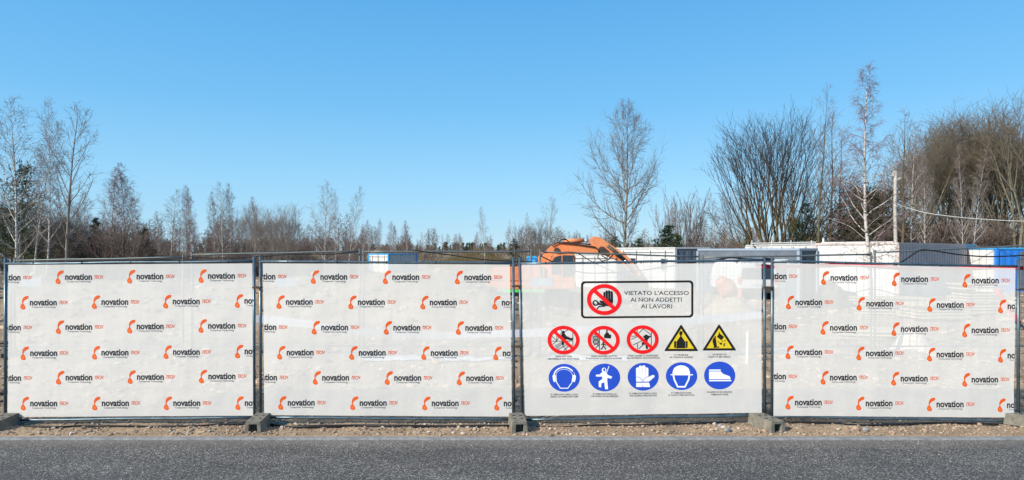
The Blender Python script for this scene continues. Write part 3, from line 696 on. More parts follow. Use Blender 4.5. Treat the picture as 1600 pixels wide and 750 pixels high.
# ------------------------------------------------------------------ rear fence, 13 m away
rg = 'rear fence panels inside the building site'
RF = [(-246, 17, 409, 408, 'farthest left rear fence panel behind the leftmost banner'),
      (23, 286, 407, 402, 'rear fence panel sloping behind the leftmost banner'),
      (300, 562, 398, 392.5, 'rear fence panel behind the joint of the two left banners'),
      (568, 830, 393, 393, 'rear fence panel in front of the blue and white cabin'),
      (844, 1092, 393.5, 401, 'rear fence panel in front of the orange excavator arm'),
      (1098, 1361, 402.5, 397.5, 'rear fence panel in front of the open grey office cabin'),
      (1367, 1640, 394.5, 382, 'rear fence panel in front of the long grey container side')]
for xl, xr, yl, yr, lb in RF:
    panel(xl, xr, yl, yr, 541, 541, yl - 4, yr - 4, lb, d=13, group=rg, m_=M['steel_old'], r=.021, base=.1, sp=.14, rows=8)
children_index()
for i, (px, lb) in enumerate([(21, 'rear fence foot seen through the left edge of the leftmost banner'), (293, 'rear fence foot behind the right part of the leftmost banner'), (565, 'rear fence foot behind the middle of the second banner'),
                              (837, 'rear fence foot behind the left edge of the safety sign banner'), (1095, 'rear fence foot behind the right part of the safety sign banner'), (1364, 'rear fence foot behind the middle of the rightmost banner')]):
    o = copy_tree(fb); x = (px - 800) / F * 13; o.location = (x, 13, zg(x, 13) - .02); o.rotation_euler = (0, 0, R(7 * i)); tag(o, lb, 'concrete block', 'concrete feet of the rear fence')
for px, lb in ((47, 'pale blank plate on the rear fence behind the leftmost banner'), (446, 'pale blank plate on the rear fence behind the second banner'), (847, 'pale blank plate on the rear fence left of the notice frame')):
    t = empty('plate', P(px, 441, 12.95), lb, 'plate', 'plates on the rear fence'); mb_ = MB(); mb_.box((0, 0, 0), (.44, .006, .17)); mb_.build('plate_face', M['bluegrey'], t)
    mb_ = MB(); mb_.box((-.16, .012, 0), (.02, .02, .2)); mb_.box((.16, .012, 0), (.02, .02, .2)); mb_.build('plate_bracket', M['wire'], t)
RD_ = 12.93
def rc(L_, d=RD_): return [P(x, y, d) for x, y in L_]
cable(rc([(0, 413), (60, 409), (130, 407), (200, 406), (280, 404), (296, 399)]), .012, 'draped_cable', 'dark cable draped along the leftmost rear rail')
cable(rc([(296, 401), (340, 403), (400, 401), (460, 397), (520, 397), (560, 393)]), .012, 'draped_cable', 'dark cable hanging along the rear rail behind the second banner')
cable(rc([(640, 390), (700, 398), (760, 406), (830, 409)]), .011, 'draped_cable', 'dark cable sagging right of the blue and white cabin')
cable(rc([(846, 393), (875, 396), (902, 396), (925, 409), (960, 425), (1000, 440)]), .009, 'draped_cable', 'thin cable falling in front of the excavator cab')
cable(rc([(845, 400), (900, 424), (960, 426), (1020, 420), (1090, 409)]), .013, 'draped_cable', 'sagging cable behind the top of the safety sign banner')
cable(rc([(1112, 408), (1140, 403), (1170, 405), (1210, 406), (1192, 403)]), .018, 'draped_cable', 'thick dark cable heaped right of the dark cabin side')
cable(rc([(1395, 418), (1420, 402), (1438, 391), (1460, 392), (1500, 398), (1545, 401), (1600, 399)]), .014, 'draped_cable', 'dark cable looping over the rear rail near the blue container')
cable(rc([(1300, 470), (1360, 452), (1420, 462), (1440, 430), (1470, 420), (1530, 436)]), .008, 'draped_cable', 'thin cable behind the upper part of the rightmost banner')
# red tape just behind the top rail
def ribbon(L_, d, w, name, label, m_, cat):
    pts = []
    for i in range(len(L_) - 1):
        for k in range(6): t = k / 6; pts.append((L_[i][0] + (L_[i + 1][0] - L_[i][0]) * t, L_[i][1] + (L_[i + 1][1] - L_[i][1]) * t, i + t))
    pts.append((*L_[-1], len(L_) - 1)); mb_ = MB(); c0 = P(pts[0][0], pts[0][1], d); vs = []
    for x, y, u in pts:
        a = P(x, y, d) - c0; tw = .35 * math.sin(u * 2.1); ax = Vector((0, math.sin(tw), math.cos(tw))); wi = w * (1 + .15 * math.sin(u * 3.3))
        for s1, s2 in ((1, 1), (1, -1), (-1, -1), (-1, 1)): vs.append(a + ax * wi / 2 * s1 + Vector((0, .0015 * s2, 0)))
    n_ = len(pts); fs = [(4 * i + j, 4 * i + (j + 1) % 4, 4 * i + 4 + (j + 1) % 4, 4 * i + 4 + j) for i in range(n_ - 1) for j in range(4)] + [(0, 1, 2, 3), (4 * n_ - 1, 4 * n_ - 2, 4 * n_ - 3, 4 * n_ - 4)]
    mb_.add(vs, fs); o = mb_.build(name, m_, smooth_=False); o.location = c0; return tag(o, label, cat)
ribbon([(1180, 414), (1206, 417), (1260, 416), (1320, 414), (1380, 417), (1440, 421), (1500, 420), (1560, 418), (1600, 419)], FD + .06, .05, 'red_tape', 'red plastic tape strung behind the top rail of the rightmost banner', M['red'], 'tape')
ribbon([(400, 498), (470, 505), (560, 518), (700, 524), (835, 520), (960, 512), (1090, 500), (1190, 492)], 12.6, .15, 'white_tape', 'wide white tape stretched behind the second and third banners', M['tape'], 'tape')

# ------------------------------------------------------------------ cabins and containers
def cabin(name, cat, label, group, corner, d, a, Lr, Ll, z0, z1, mw_l, mw_r, roof, wins_l=(), wins_r=(), ribs_r=0, ribs_l=0, door_l=None, frame=None, open_r=False):
    """corner: photo column of the nearest vertical edge; right face runs from it at angle a from +x, left face at right angles to it"""
    x = (corner - 800) / F * d; t = empty(name, (x, d, z0), label, cat, group, R(a)); hh = z1 - z0
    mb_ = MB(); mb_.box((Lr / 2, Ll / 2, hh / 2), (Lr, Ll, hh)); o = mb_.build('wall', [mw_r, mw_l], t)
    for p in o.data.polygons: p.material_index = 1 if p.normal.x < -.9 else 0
    mb_ = MB(); mb_.box((Lr / 2, Ll / 2, hh + .05), (Lr + .08, Ll + .08, .1)); mb_.build('roof', roof, t, bevel=.01)
    mb_ = MB(); mb_.box((Lr / 2, Ll / 2, .06), (Lr + .06, Ll + .06, .12)); mb_.build('base_frame', frame or roof, t)
    for cx, cy in ((0, 0), (Lr, 0), (0, Ll), (Lr, Ll)):
        mb_ = MB(); mb_.box((cx, cy, hh / 2), (.14, .14, hh - .02)); mb_.build('corner_post', frame or roof, t)
    for i in range(ribs_r):
        u = (i + .5) / ribs_r * (Lr - .3) + .15; mb_ = MB(); mb_.box((u, -.012, hh / 2 + .03), (Lr / ribs_r * .45, .03, hh - .22)); mb_.build('rib', mw_r, t)
    for i in range(ribs_l):
        u = (i + .5) / ribs_l * (Ll - .3) + .15; mb_ = MB(); mb_.box((-.012, u, hh / 2 + .03), (.03, Ll / ribs_l * .06, hh - .22)); mb_.build('panel_joint', M['joint'], t)
    if ribs_l:
        mb_ = MB(); mb_.box((-.02, Ll / 2, hh - .2), (.05, Ll - .16, .035)); mb_.build('fascia_line', M['joint'], t)
    for u, w, zc, h_ in wins_l:
        mb_ = MB()
        for dy, dz, sy, sz in ((0, h_ / 2, w + .1, .05), (0, -h_ / 2, w + .1, .05), (-w / 2 - .025, 0, .05, h_), (w / 2 + .025, 0, .05, h_)): mb_.box((-.02, u + dy, zc + dz), (.06, sy, sz))
        f = mb_.build('window', M['offwhite'], t); mb_ = MB(); mb_.box((-.012, u, zc), (.02, w, h_ - .04)); mb_.build('pane', M['glass'], f)
    for u, w, zc, h_ in wins_r:
        mb_ = MB()
        for dy, dz, sy, sz in ((0, h_ / 2, w + .1, .05), (0, -h_ / 2, w + .1, .05), (-w / 2 - .025, 0, .05, h_), (w / 2 + .025, 0, .05, h_)): mb_.box((u + dy, -.02, zc + dz), (sy, .06, sz))
        f = mb_.build('window', M['offwhite'], t); mb_ = MB(); mb_.box((u, -.012, zc), (w, .02, h_ - .04)); mb_.build('pane', M['glass'], f)
    if door_l:
        mb_ = MB(); mb_.box((-.02, door_l, 1.05), (.05, .85, 2.0)); f = mb_.build('door', M['offwhite'], t, bevel=.01); mb_ = MB(); mb_.box((-.06, door_l + .3, 1.0), (.04, .12, .03)); mb_.build('handle', M['darksteel'], f)
    return t
cg = 'site cabins and containers'
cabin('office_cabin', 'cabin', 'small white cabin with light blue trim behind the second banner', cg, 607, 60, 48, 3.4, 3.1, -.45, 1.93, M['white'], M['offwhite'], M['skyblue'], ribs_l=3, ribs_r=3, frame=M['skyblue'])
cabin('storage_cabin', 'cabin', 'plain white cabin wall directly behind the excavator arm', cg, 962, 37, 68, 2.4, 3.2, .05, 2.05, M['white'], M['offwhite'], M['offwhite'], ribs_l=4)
cabin('office_cabin', 'cabin', 'white cabin with a dark side, right of the excavator arm', cg, 1055, 36, 22.6, 2.4, 6.2, -.05, 2.40, M['white'], M['darkpanel'], M['offwhite'], wins_l=((1.0, .55, 1.55, .7), (4.2, .55, 1.55, .7)), ribs_l=4, door_l=2.6, ribs_r=4, frame=M['offwhite'])
cabin('storage_cabin', 'cabin', 'low white cabin between the dark sided cabin and the grey framed one', cg, 1180, 40, 10, 2.4, 7, .1, 2.18, M['white'], M['white'], M['white'], ribs_l=3, ribs_r=3)
t = cabin('office_cabin', 'cabin', 'office cabin with blue grey roof beam and dark open end', cg, 1249, 27, 25, 1.05, 6.2, -.05, 2.30, M['darkpanel'], M['glass'], M['bluegrey'], wins_l=((1.2, 1.2, 1.5, .9), (3.9, 1.2, 1.5, .9)), frame=M['bluegrey'])
t = cabin('white_container', 'container', 'white container behind the grey framed cabin with railing on its roof', cg, 1272, 37, 4, 2.4, 9, 0, 2.62, M['white'], M['white'], M['white'], ribs_l=6)
mb_ = MB()
x0 = (1172 - 1272) / 1000 * 37
t2 = empty('roof_railing', P(1172, 385, 36.5), 'white railing along the roof between the willow and birch', 'railing')
for i, px in enumerate((1175, 1206, 1236, 1268)):
    mb2 = MB(); q0 = P(px, 386, 36.5 ) - t2.location; mb2.tube([q0 + Vector((0, 0, -.1)), q0 + Vector((0, 0, .38))], .03, 6); mb2.build('railing_post', M['white'], t2)
mb2 = MB(); mb2.tube([P(1173, 380.5, 36.5) - t2.location, P(1275, 378.5, 36.5) - t2.location], .035, 6); mb2.build('handrail', M['white'], t2)
mb2 = MB(); mb2.tube([P(1173, 384, 36.5) - t2.location, P(1275, 381.5, 36.5) - t2.location], .025, 6); mb2.build('middle_rail', M['white'], t2)
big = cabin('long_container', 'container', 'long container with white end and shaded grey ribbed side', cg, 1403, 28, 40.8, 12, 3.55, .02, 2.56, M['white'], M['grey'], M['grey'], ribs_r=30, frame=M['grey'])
mb2 = MB(); mb2.tube([(.05, .2, 2.66), (.05, 3.3, 2.66)], .03, 6); mb2.build('roof_pipe', M['white'], big)
mb2 = MB(); mb2.tube([(0.02, 3.2, 2.6), (0.02, 3.2, 2.86)], .05, 8); mb2.build('vent_pipe', M['white'], big)
bc = cabin('blue_container', 'container', 'blue container with a white panel and yellow edge at the right', cg, 1557, 33, 8, 3.6, 2.6, 0, 2.36, M['white'], M['blue'], M['skyblue'], ribs_r=8, frame=M['blue'])
mb2 = MB(); mb2.box((-.01, 2.4, 1.6), (.1, .25, 1.2)); mb2.build('yellow_strip', M['yellow'], bc)
mb2 = MB(); mb2.box((2.2, -.05, 1.3), (1.7, .06, 1.9)); mb2.build('door', M['darkpanel'], bc)
bt = empty('portable_toilet', (P(831, 400, 38).x, 38, .05), 'small bright blue cabin left of the excavator boom', 'toilet cabin'); bt.scale = (.6, .6, .93)
mb2 = MB(); mb2.box((0, 0, 1.0), (1.0, 1.0, 1.9)); mb2.build('wall', M['blue'], bt, bevel=.03)
mb2 = MB(); mb2.prism([(-.55, -.55, 1.93), (.55, -.55, 1.93), (.4, -.55, 2.08), (-.4, -.55, 2.08)], (0, 1.1, 0)); mb2.build('roof', M['skyblue'], bt)
mb2 = MB(); mb2.box((0, -.52, 1.0), (.7, .04, 1.75)); mb2.build('door', M['skyblue'], bt, bevel=.01)

# ------------------------------------------------------------------ excavator (25 m away, side on)
ED = 25.0
ex = empty('excavator', (P(840, 0, ED).x, ED, 0), 'orange tracked excavator with raised arm behind the safety sign banner', 'excavator')
def px(L_, d): return [P(x, y, d) - ex.location for x, y in L_]
def epr(L_, d0, w, name, m_, par=ex, bevel=.02):
    mb_ = MB(); mb_.prism(px(L_, d0), (0, w, 0)); return mb_.build(name, m_, par, bevel=bevel)
for d0 in (ED - 1.25, ED + .85):
    k = [(792, 463), (798, 457), (906, 457), (914, 463), (914, 473), (904, 482), (802, 482), (792, 473)]; tr_ = epr(k, d0, .45, 'track', M['black'])
    for i in range(6):
        c_ = P(805 + i * 19.5, 472, d0 - .02) - ex.location; mb_ = MB(); mb_.tube([c_, c_ + Vector((0, .49, 0))], .17, 14); mb_.build('track_wheel', M['darksteel'], tr_)
epr([(820, 450), (890, 450), (890, 460), (820, 460)], ED - .8, 1.7, 'undercarriage', M['darksteel'])
epr([(762, 440), (900, 440), (900, 452), (764, 452)], ED - 1.15, 2.4, 'platform', M['orange'])
epr([(760, 452.2), (852, 452.2), (852, 458), (764, 458)], ED - 1.17, 2.44, 'green_stripe', M['green'])
epr([(766, 422), (772, 417), (852, 417), (852, 439.8), (765, 439.8)], ED - 1.12, 2.3, 'engine_housing', M['orange'], bevel=.04)
epr([(774, 412), (808, 412), (808, 416.8), (774, 416.8)], ED - .6, 1.2, 'engine_hood', M['darksteel'])
cabp = [(856, 439.8), (856, 408), (862, 399), (872, 395.5), (896, 395.5), (898, 400), (898, 439.8)]
cb = epr(cabp, ED - 1.1, 1.0, 'cab', M['orange'], bevel=.04)
epr([(862, 409), (867, 402), (876, 399), (876, 428), (862, 428)], ED - 1.125, .03, 'side_window', M['glass'], cb, 0)
epr([(879, 399), (895, 399), (895, 432), (879, 432)], ED - 1.125, .03, 'door_window', M['glass'], cb, 0)
# front window faces right
mb_ = MB(); a_ = P(898.6, 400, ED - 1.0) - ex.location; b_ = P(898.6, 428, ED - 1.0) - ex.location
mb_.box(((a_.x), a_.y + .4, (a_.z + b_.z) / 2), (.03, .8, a_.z - b_.z)); mb_.build('front_window', M['glass'], cb)
BD0 = ED - .05
boom = epr([(837, 440), (838, 425), (843, 408), (853, 393), (866, 381), (876, 378.5), (900, 380.5), (930, 384.5), (943, 387), (947, 391), (944, 396), (934, 396), (905, 394.5), (884, 393), (874, 395), (868, 401), (862, 412), (855, 430), (853, 440)], BD0, .46, 'boom', M['orange'])
for c_, rr, nm in (((845, 436), .2, 'pivot_pin'), ((941, 391.5), .16, 'pivot_pin'), ((870, 391), .11, 'pivot_pin')):
    q0 = P(*c_, BD0 - .04) - ex.location; mb_ = MB(); mb_.tube([q0, q0 + Vector((0, .54, 0))], rr, 14); mb_.build(nm, M['darksteel'], boom)
stick = epr([(921, 378), (922.5, 373), (927, 370), (934, 369.5), (941, 373), (951, 380), (968, 391), (978, 398), (990, 410), (1001, 427), (1003, 436), (996, 437), (984, 424), (968, 409), (953, 402), (943, 398), (934, 392), (925, 384)], BD0 + .08, .30, 'stick', M['orange_d'])
epr([(990, 430), (1004, 432), (1014, 444), (1012, 460), (1000, 468), (984, 462), (980, 452), (990, 448)], BD0 - .25, .9, 'bucket', M['darksteel'])
def ecyl(p0, p1, r0, nm, m_, par, d=BD0 + .2):
    a_, b_ = P(*p0, d) - ex.location, P(*p1, d) - ex.location; mb_ = MB(); mb_.tube([a_, b_], r0, 12); return mb_.build(nm, m_, par, smooth_=True)
ecyl((880, 377), (912, 375.5), .085, 'hydraulic_cylinder', M['orange'], boom); ecyl((912, 375.5), (926, 376.5), .045, 'piston_rod', M['chrome'], boom)
ecyl((848, 432), (866, 403), .09, 'hydraulic_cylinder', M['orange'], boom, BD0 - .12); ecyl((866, 403), (871, 393), .05, 'piston_rod', M['chrome'], boom, BD0 - .12)
ecyl((950, 384), (975, 405), .07, 'hydraulic_cylinder', M['darksteel'], stick, BD0 + .0); ecyl((975, 405), (990, 424), .04, 'piston_rod', M['chrome'], stick, BD0 + .0)
def hose(L_, d, r_=.022):
    pts = px(L_, d); mb_ = MB(); mb_.tube(pts, r_, 6); mb_.build('hose', M['black'], ex, smooth_=True)
hose([(862, 384), (872, 379), (900, 381.5), (930, 386), (936, 392), (934, 402), (940, 408), (950, 406), (958, 398)], BD0 - .05)
hose([(874, 378), (877, 374), (884, 373.5), (888, 377)], BD0 + .1)
hose([(880, 378.2), (905, 380), (930, 383), (938, 388), (941, 400), (948, 404)], BD0 + .12)
hose([(958, 396), (970, 404), (980, 415), (990, 428)], BD0 - .02)
mb_ = MB(); mb_.tube(px([(842, 440), (842, 402), (846, 396), (856, 394)], ED - 1.2), .03, 8); mb_.build('handrail', M['orange'], ex, smooth_=True)

# ------------------------------------------------------------------ things on the site floor
def pile(name, label, cat, pxc, d, rx, ry, hh, m_, seed, kind=None):
    x = (pxc - 800) / F * d; n1, n2 = 28, 12; vs = []; rg_ = random.Random(seed)
    for j in range(n2 + 1):
        for i in range(n1):
            a = 2 * math.pi * i / n1; r_ = j / n2; z_ = hh * (math.cos(r_ * math.pi) * .5 + .5); xx, yy = rx * r_ * math.cos(a), ry * r_ * math.sin(a)
            nn = noise.noise((xx * 2 + seed, yy * 2, 0)) * .3 + noise.noise((xx * 6 + seed, yy * 6, 0)) * .12
            vs.append((xx * (1 + .15 * noise.noise((a, seed, 0))), yy, max(-.1, z_ * (1 + nn)) - .05 * r_))
    fs = [(j * n1 + i, j * n1 + (i + 1) % n1, (j + 1) * n1 + (i + 1) % n1, (j + 1) * n1 + i) for j in range(1, n2) for i in range(n1)] + [(0, n1 + i, n1 + (i + 1) % n1) for i in range(n1)]
    me = bpy.data.meshes.new(name); me.from_pydata(vs, [], fs); me.materials.append(m_); me.shade_smooth(); o = link_mesh(name, me); o.location = (x, d, zg(x, d)); tag(o, label, cat, kind=kind)
pile('sand_pile', 'low pale sand heap below the orange mixer', 'sand heap', 1140, 20, 1.5, 1.3, .55, M['sand'], 3)
pile('sack_pile', 'pinkish bulky sack lying behind the rightmost banner', 'sack', 1425, 12.2 + 1.5, .55, .4, .5, M['sack'], 8)
pile('dark_heap', 'dark rounded heap right of the white van', 'heap', 1300, 24, 1.1, 1, 1.0, M['darksteel'], 12)
def film(label, L_, d, seed):
    x0_ = (L_[0] - 800) / F * d; x1_ = (L_[1] - 800) / F * d; n1 = 60; rg_ = random.Random(seed); vs = []
    for i in range(n1 + 1):
        x = x0_ + (x1_ - x0_) * i / n1
        for j in range(5):
            y = d + (j - 2) * .09 + .05 * noise.noise((x * 2, j, seed)); vs.append((x - x0_, y - d, zg(x, y) + .03 + .07 * abs(noise.noise((x * 3, y * 6, seed))) * (1 if 0 < j < 4 else .1)))
    fs = [(i * 5 + j, (i + 1) * 5 + j, (i + 1) * 5 + j + 1, i * 5 + j + 1) for i in range(n1) for j in range(4)]
    me = bpy.data.meshes.new('plastic_film'); me.from_pydata(vs, [], fs); me.materials.append(M['film']); o = link_mesh('plastic_film', me); o.location = (x0_, d, 0); tag(o, label, 'plastic sheet', 'strips of white plastic on the site floor')
film('crumpled white plastic strip behind the right part of the second banner', (560, 800), 12.6, 1)
film('crumpled white plastic strip behind the red and blue signs', (850, 980), 12.5, 2)
film('crumpled white plastic behind the lower left of the rightmost banner', (1205, 1245), 13.4, 3)
# timber stacks
def stack(label, pxc, d, rows, cols, L_, seed, a=0, th=.05, m_='timber'):
    x = (pxc - 800) / F * d; rg_ = random.Random(seed); t = empty('timber_stack', (x, d, zg(x, d) + .05), label, 'timber stack', 'stacks of planks and beams', R(a))
    mb_ = MB(); mb_.box((0, 0, 0), (1, 1, 1)); me0 = None
    for r_ in range(rows):
        for c_ in range(cols):
            if me0 is None: o = mb_.build('plank', M[m_], t, bevel=.03); me0 = o.data
            else: o = link_mesh('plank', me0, t)
            o.scale = (L_ * rg_.uniform(.92, 1.05), .16, th); o.location = (rg_.uniform(-.08, .08), (c_ - cols / 2) * .17, .05 + r_ * (th + .035 + (.03 if r_ % 4 == 3 else 0))); o.rotation_euler = (0, 0, rg_.uniform(-.02, .02))
    return t
stack('tall plank stack behind the rightmost banner next to the leaning red pipe', 1525, 19, 9, 4, 1.35, 4, 5)
stack('long plank stack behind the middle of the rightmost banner', 1385, 18.5, 7, 4, 1.7, 5, -8)
stack('low plank stack between the two taller stacks', 1455, 17.5, 4, 5, 1.5, 6, 10)
stack('scattered low planks in front of the long plank stack', 1370, 15.5, 2, 5, 1.9, 7, -14)
rp = cable([P(1556, 452, 16), P(1575, 480, 16), P(1592, 505, 16)], .06, 'leaning_pipe', 'red plastic pipe leaning at the right end of the rightmost banner', M['red'], 'pipe', sub=2)
mp_ = empty('marker_post', (P(1167, 0, 12.2).x, 12.2, .1), 'short pale post standing behind the safety shoe sign', 'post'); mb_ = MB(); mb_.tube([(0, 0, 0), (.02, 0, .62)], .03, 8); mb_.build('post_body', M['pipe'], mp_); mb_ = MB(); mb_.tube([(.02, 0, .615), (.02, 0, .66)], .036, 8); mb_.build('cap', M['offwhite'], mp_)
# concrete mixer
mx_ = empty('concrete_mixer', (P(1134, 0, 22).x, 22, .1), 'small orange drum concrete mixer before the white cabins', 'concrete mixer')
mb_ = MB(); dirn = Vector((-.6, -.2, .65)).normalized(); c0 = Vector((0, 0, .95)); mb_.tube([c0 - dirn * .38, c0 - dirn * .22, c0 + dirn * .05, c0 + dirn * .3, c0 + dirn * .34], [.12, .30, .33, .19, .2], 16); mb_.build('drum', M['orange'], mx_, smooth_=True)
for sx in (-.35, .35):
    for sy in (-.3, .3):
        mb_ = MB(); mb_.tube([(sx, sy, 0), (sx * .5, sy * .3, .75)], .025, 6); mb_.build('leg', M['orange'], mx_)
mb_ = MB(); mb_.tube([(-.4, 0, .15), (.4, 0, .15)], .02, 6); mb_.tube([(-.25, 0, .7), (.25, 0, .7)], .03, 6); mb_.build('frame', M['darksteel'], mx_)
mb_ = MB(); mb_.box((.4, 0, .72), (.25, .3, .35)); mb_.build('motor_box', M['orange'], mx_, bevel=.03)
for s_ in (-.34, .34): mb_ = MB(); mb_.tube([(.38, s_, .14), (.38, s_ + .05, .14)], .14, 14); mb_.build('wheel', M['black'], mx_)
# van, seen from behind
vn = empty('white_van', (P(1184, 0, 28).x, 28, .05), 'white van seen from behind between the third and fourth banners', 'van')
prof = [(-.88, .45), (.88, .45), (.90, .95), (.80, 1.55), (.72, 1.72), (-.72, 1.72), (-.80, 1.55), (-.90, .95)]
mb_ = MB(); mb_.prism([(x, 0, z) for x, z in prof], (0, 4.2, 0)); mb_.build('body', M['white'], vn, bevel=.05)
mb_ = MB(); mb_.prism([(x, -.015, z) for x, z in ((-.72, 1.0), (.72, 1.0), (.66, 1.5), (-.66, 1.5))], (0, .02, 0)); mb_.build('rear_window', M['glass'], vn)
mb_ = MB(); mb_.box((0, -.03, .5), (1.74, .12, .22)); mb_.build('bumper', M['darksteel'], vn, bevel=.02)
for s_ in (-1, 1):
    mb_ = MB(); mb_.box((s_ * .8, -.02, .95), (.13, .05, .30)); f = mb_.build('tail_light', M['lens_r'], vn, bevel=.01); mb_ = MB(); mb_.box((s_ * .8, -.03, 1.03), (.11, .05, .09)); mb_.build('indicator', M['lens_o'], f)
    for yy in (.7, 3.4):
        mb_ = MB(); mb_.tube([(s_ * .66, yy, .32), (s_ * .86, yy, .32)], .32, 18); w_ = mb_.build('wheel', M['black'], vn); mb_ = MB(); mb_.tube([(s_ * .85, yy, .32), (s_ * .87, yy, .32)], .18, 12); mb_.build('rim', M['chrome'], w_)
mb_ = MB(); mb_.box((0, -.02, .78), (.5, .02, .12)); mb_.build('number_plate', M['offwhite'], vn)
# pole and wire
up = empty('wooden_pole', (P(1399, 0, 33).x, 33, 0), 'pale weathered pole with broken top before the thicket', 'pole')
mb_ = MB(); mb_.tube([(.02, 0, 0), (.03, 0, 2), (-.02, 0, 4.4), (0, 0, 6.35)], [.10, .09, .08, .07], 10); mb_.build('pole_shaft', M['pole'], up, smooth_=True)
mb_ = MB(); mb_.box((-.08, 0, 6.28), (.12, .12, .35), Matrix.Rotation(.5, 3, 'Y')); mb_.box((.14, -.02, 6.0), (.3, .1, .1), Matrix.Rotation(-.4, 3, 'Y')); mb_.build('broken_top', M['pole'], up, bevel=.01)
cable([P(1399, 318, 33), P(1440, 331, 32.6), P(1490, 338.5, 32), P(1545, 343, 31.5), P(1600, 345.5, 31), P(1700, 346, 30)], .013, 'overhead_wire', 'pale wire running from the pole across the thicket', M['pipe'], 'wire')

# ------------------------------------------------------------------ trees
def rotv(d, ang, az):
    o = d.orthogonal().normalized(); o = Matrix.Rotation(az, 3, d) @ o
    return (d * math.cos(ang) + o * math.sin(ang)).normalized()

class Tree:
    def __init__(s, seed): s.r = random.Random(seed); s.lines = {}
    def line(s, pts, rad, k, part): s.lines.setdefault((part, len(pts), k), []).append((pts, rad))
    def branch(s, p, d, L_, r0, n, jit, trop, rend=.25, k=4, part=0):
        pts = [p.copy()]; rad = [r0]; st = L_ / n; dd = d.copy(); g_ = s.r.gauss
        for i in range(n):
            dd = (dd + Vector((g_(0, jit), g_(0, jit), g_(0, jit) + trop))).normalized(); p = p + dd * st; pts.append(p); rad.append(r0 * (1 - (1 - rend) * (i + 1) / n))
        s.line([tuple(q_) for q_ in pts], rad, k, part); return pts, rad
    def mesh(s, part, name, m_):
        V, Q = [], []; off = 0
        for (pt, n, k), L_ in s.lines.items():
            if pt != part: continue
            A = np.array([a for a, _ in L_]); Rr = np.array([b for _, b in L_]); T_ = np.empty_like(A)
            T_[:, 1:-1] = A[:, 2:] - A[:, :-2]; T_[:, 0] = A[:, 1] - A[:, 0]; T_[:, -1] = A[:, -1] - A[:, -2]; T_ /= np.linalg.norm(T_, axis=2, keepdims=True) + 1e-9
            ref = np.where(np.abs(T_[..., 2:3]) > .8, np.array([1., 0, 0]), np.array([0, 0, 1.])); ref = np.broadcast_to(ref[:, :1], T_.shape)
            a = np.cross(T_, ref); a /= np.linalg.norm(a, axis=2, keepdims=True) + 1e-9; b = np.cross(T_, a)
            w = np.arange(k) * 2 * math.pi / k; ring = A[:, :, None, :] + Rr[:, :, None, None] * (a[:, :, None, :] * np.cos(w)[None, None, :, None] + b[:, :, None, :] * np.sin(w)[None, None, :, None])
            m = len(L_); V.append(ring.reshape(-1, 3)); idx = np.arange(m * n * k).reshape(m, n, k) + off; nx_ = np.roll(idx, -1, axis=2)
            Q.append(np.stack([idx[:, :-1], nx_[:, :-1], nx_[:, 1:], idx[:, 1:]], -1).reshape(-1, 4)); off += m * n * k
        return np_mesh(name, np.concatenate(V), quads=np.concatenate(Q), mat=m_, sm=(part == 0))

def interp(pts, rad, t):
    f = t * (len(pts) - 1); i = min(int(f), len(pts) - 2); u = f - i
    return pts[i].lerp(pts[i + 1], u), rad[i] * (1 - u) + rad[i + 1] * u, (pts[i + 1] - pts[i]).normalized()

def gen_excurrent(seed, n1=44, t0=.22, ang=(38, 58), wid=.17, r0=.11, n2=9, n3=4, droop=-.02, up=.07, tw=.0075, lean=.0, prof='oval', jit=.035, sub=.38, l3=.42, limb=1.0):
    """single stem tree, 10 m tall"""
    T = Tree(seed); rr = T.r; pts, rad = T.branch(Vector((0, 0, -.3)), Vector((lean, 0, 1)).normalized(), 10.3, r0, 22, min(.018, jit * .5), .02, .06, 8, 0)
    for i in range(n1):
        t = t0 + (1 - t0) * ((i + rr.random()) / n1) ** .92; u = (t - t0) / (1 - t0); t = min(t, .985)
        if prof == 'oval': sh = (math.sin(math.pi * (u * .86 + .10)) ** .8) * (1.25 - .75 * u)
        elif prof == 'cone': sh = (1 - u) ** .75 * min(1, .45 + u * 3)
        elif prof == 'spike': sh = min(1, .26 + u * 2.6) * max(0, 1 - u * 1.02) ** 1.25 * 1.0 + .07
        else: sh = math.sin(math.pi * (u * .8 + .16)) ** .6
        L1 = 10 * wid * sh * (rr.uniform(.55, 1.0) if prof == 'spike' else rr.uniform(.6, 1.35)) + (.1 if prof == 'spike' else .25); p, r, d = interp(pts, rad, t)
        a = R(rr.uniform(*ang)) * (1.1 - .35 * u); bd = rotv(d, a, i * 2.4 + rr.uniform(-.6, .6)); rb = min(r * .5, (.010 + .013 * L1) * limb)
        bp, br = T.branch(p, bd, L1 * 1.15, rb, 6, jit, up, .3, 4, 0 if L1 > 1.2 else 1)
        m2 = max(3, int(n2 * (.4 + L1 / (10 * wid))))
        for j in range(m2):
            s_ = .15 + .85 * (j + rr.random()) / m2; p2, r2, d2 = interp(bp, br, min(s_, .99)); L2 = L1 * sub * rr.uniform(.5, 1.3) * (1.15 - .6 * s_) + .15
            b2, q2 = T.branch(p2, rotv(d2, R(rr.uniform(25, 55)), rr.uniform(0, 6.28)), L2, max(tw * 1.2, r2 * .5), 4, jit * 1.6, up * .5 + droop, .5, 3, 1)
            for k in range(n3):
                p3, r3, d3 = interp(b2, q2, rr.uniform(.2, .98)); T.branch(p3, rotv(d3, R(rr.uniform(20, 60)), rr.uniform(0, 6.28)), L2 * l3 * rr.uniform(.6, 1.4) + .12, tw, 3, jit * 2, droop * 2, .6, 3, 1)
    return T

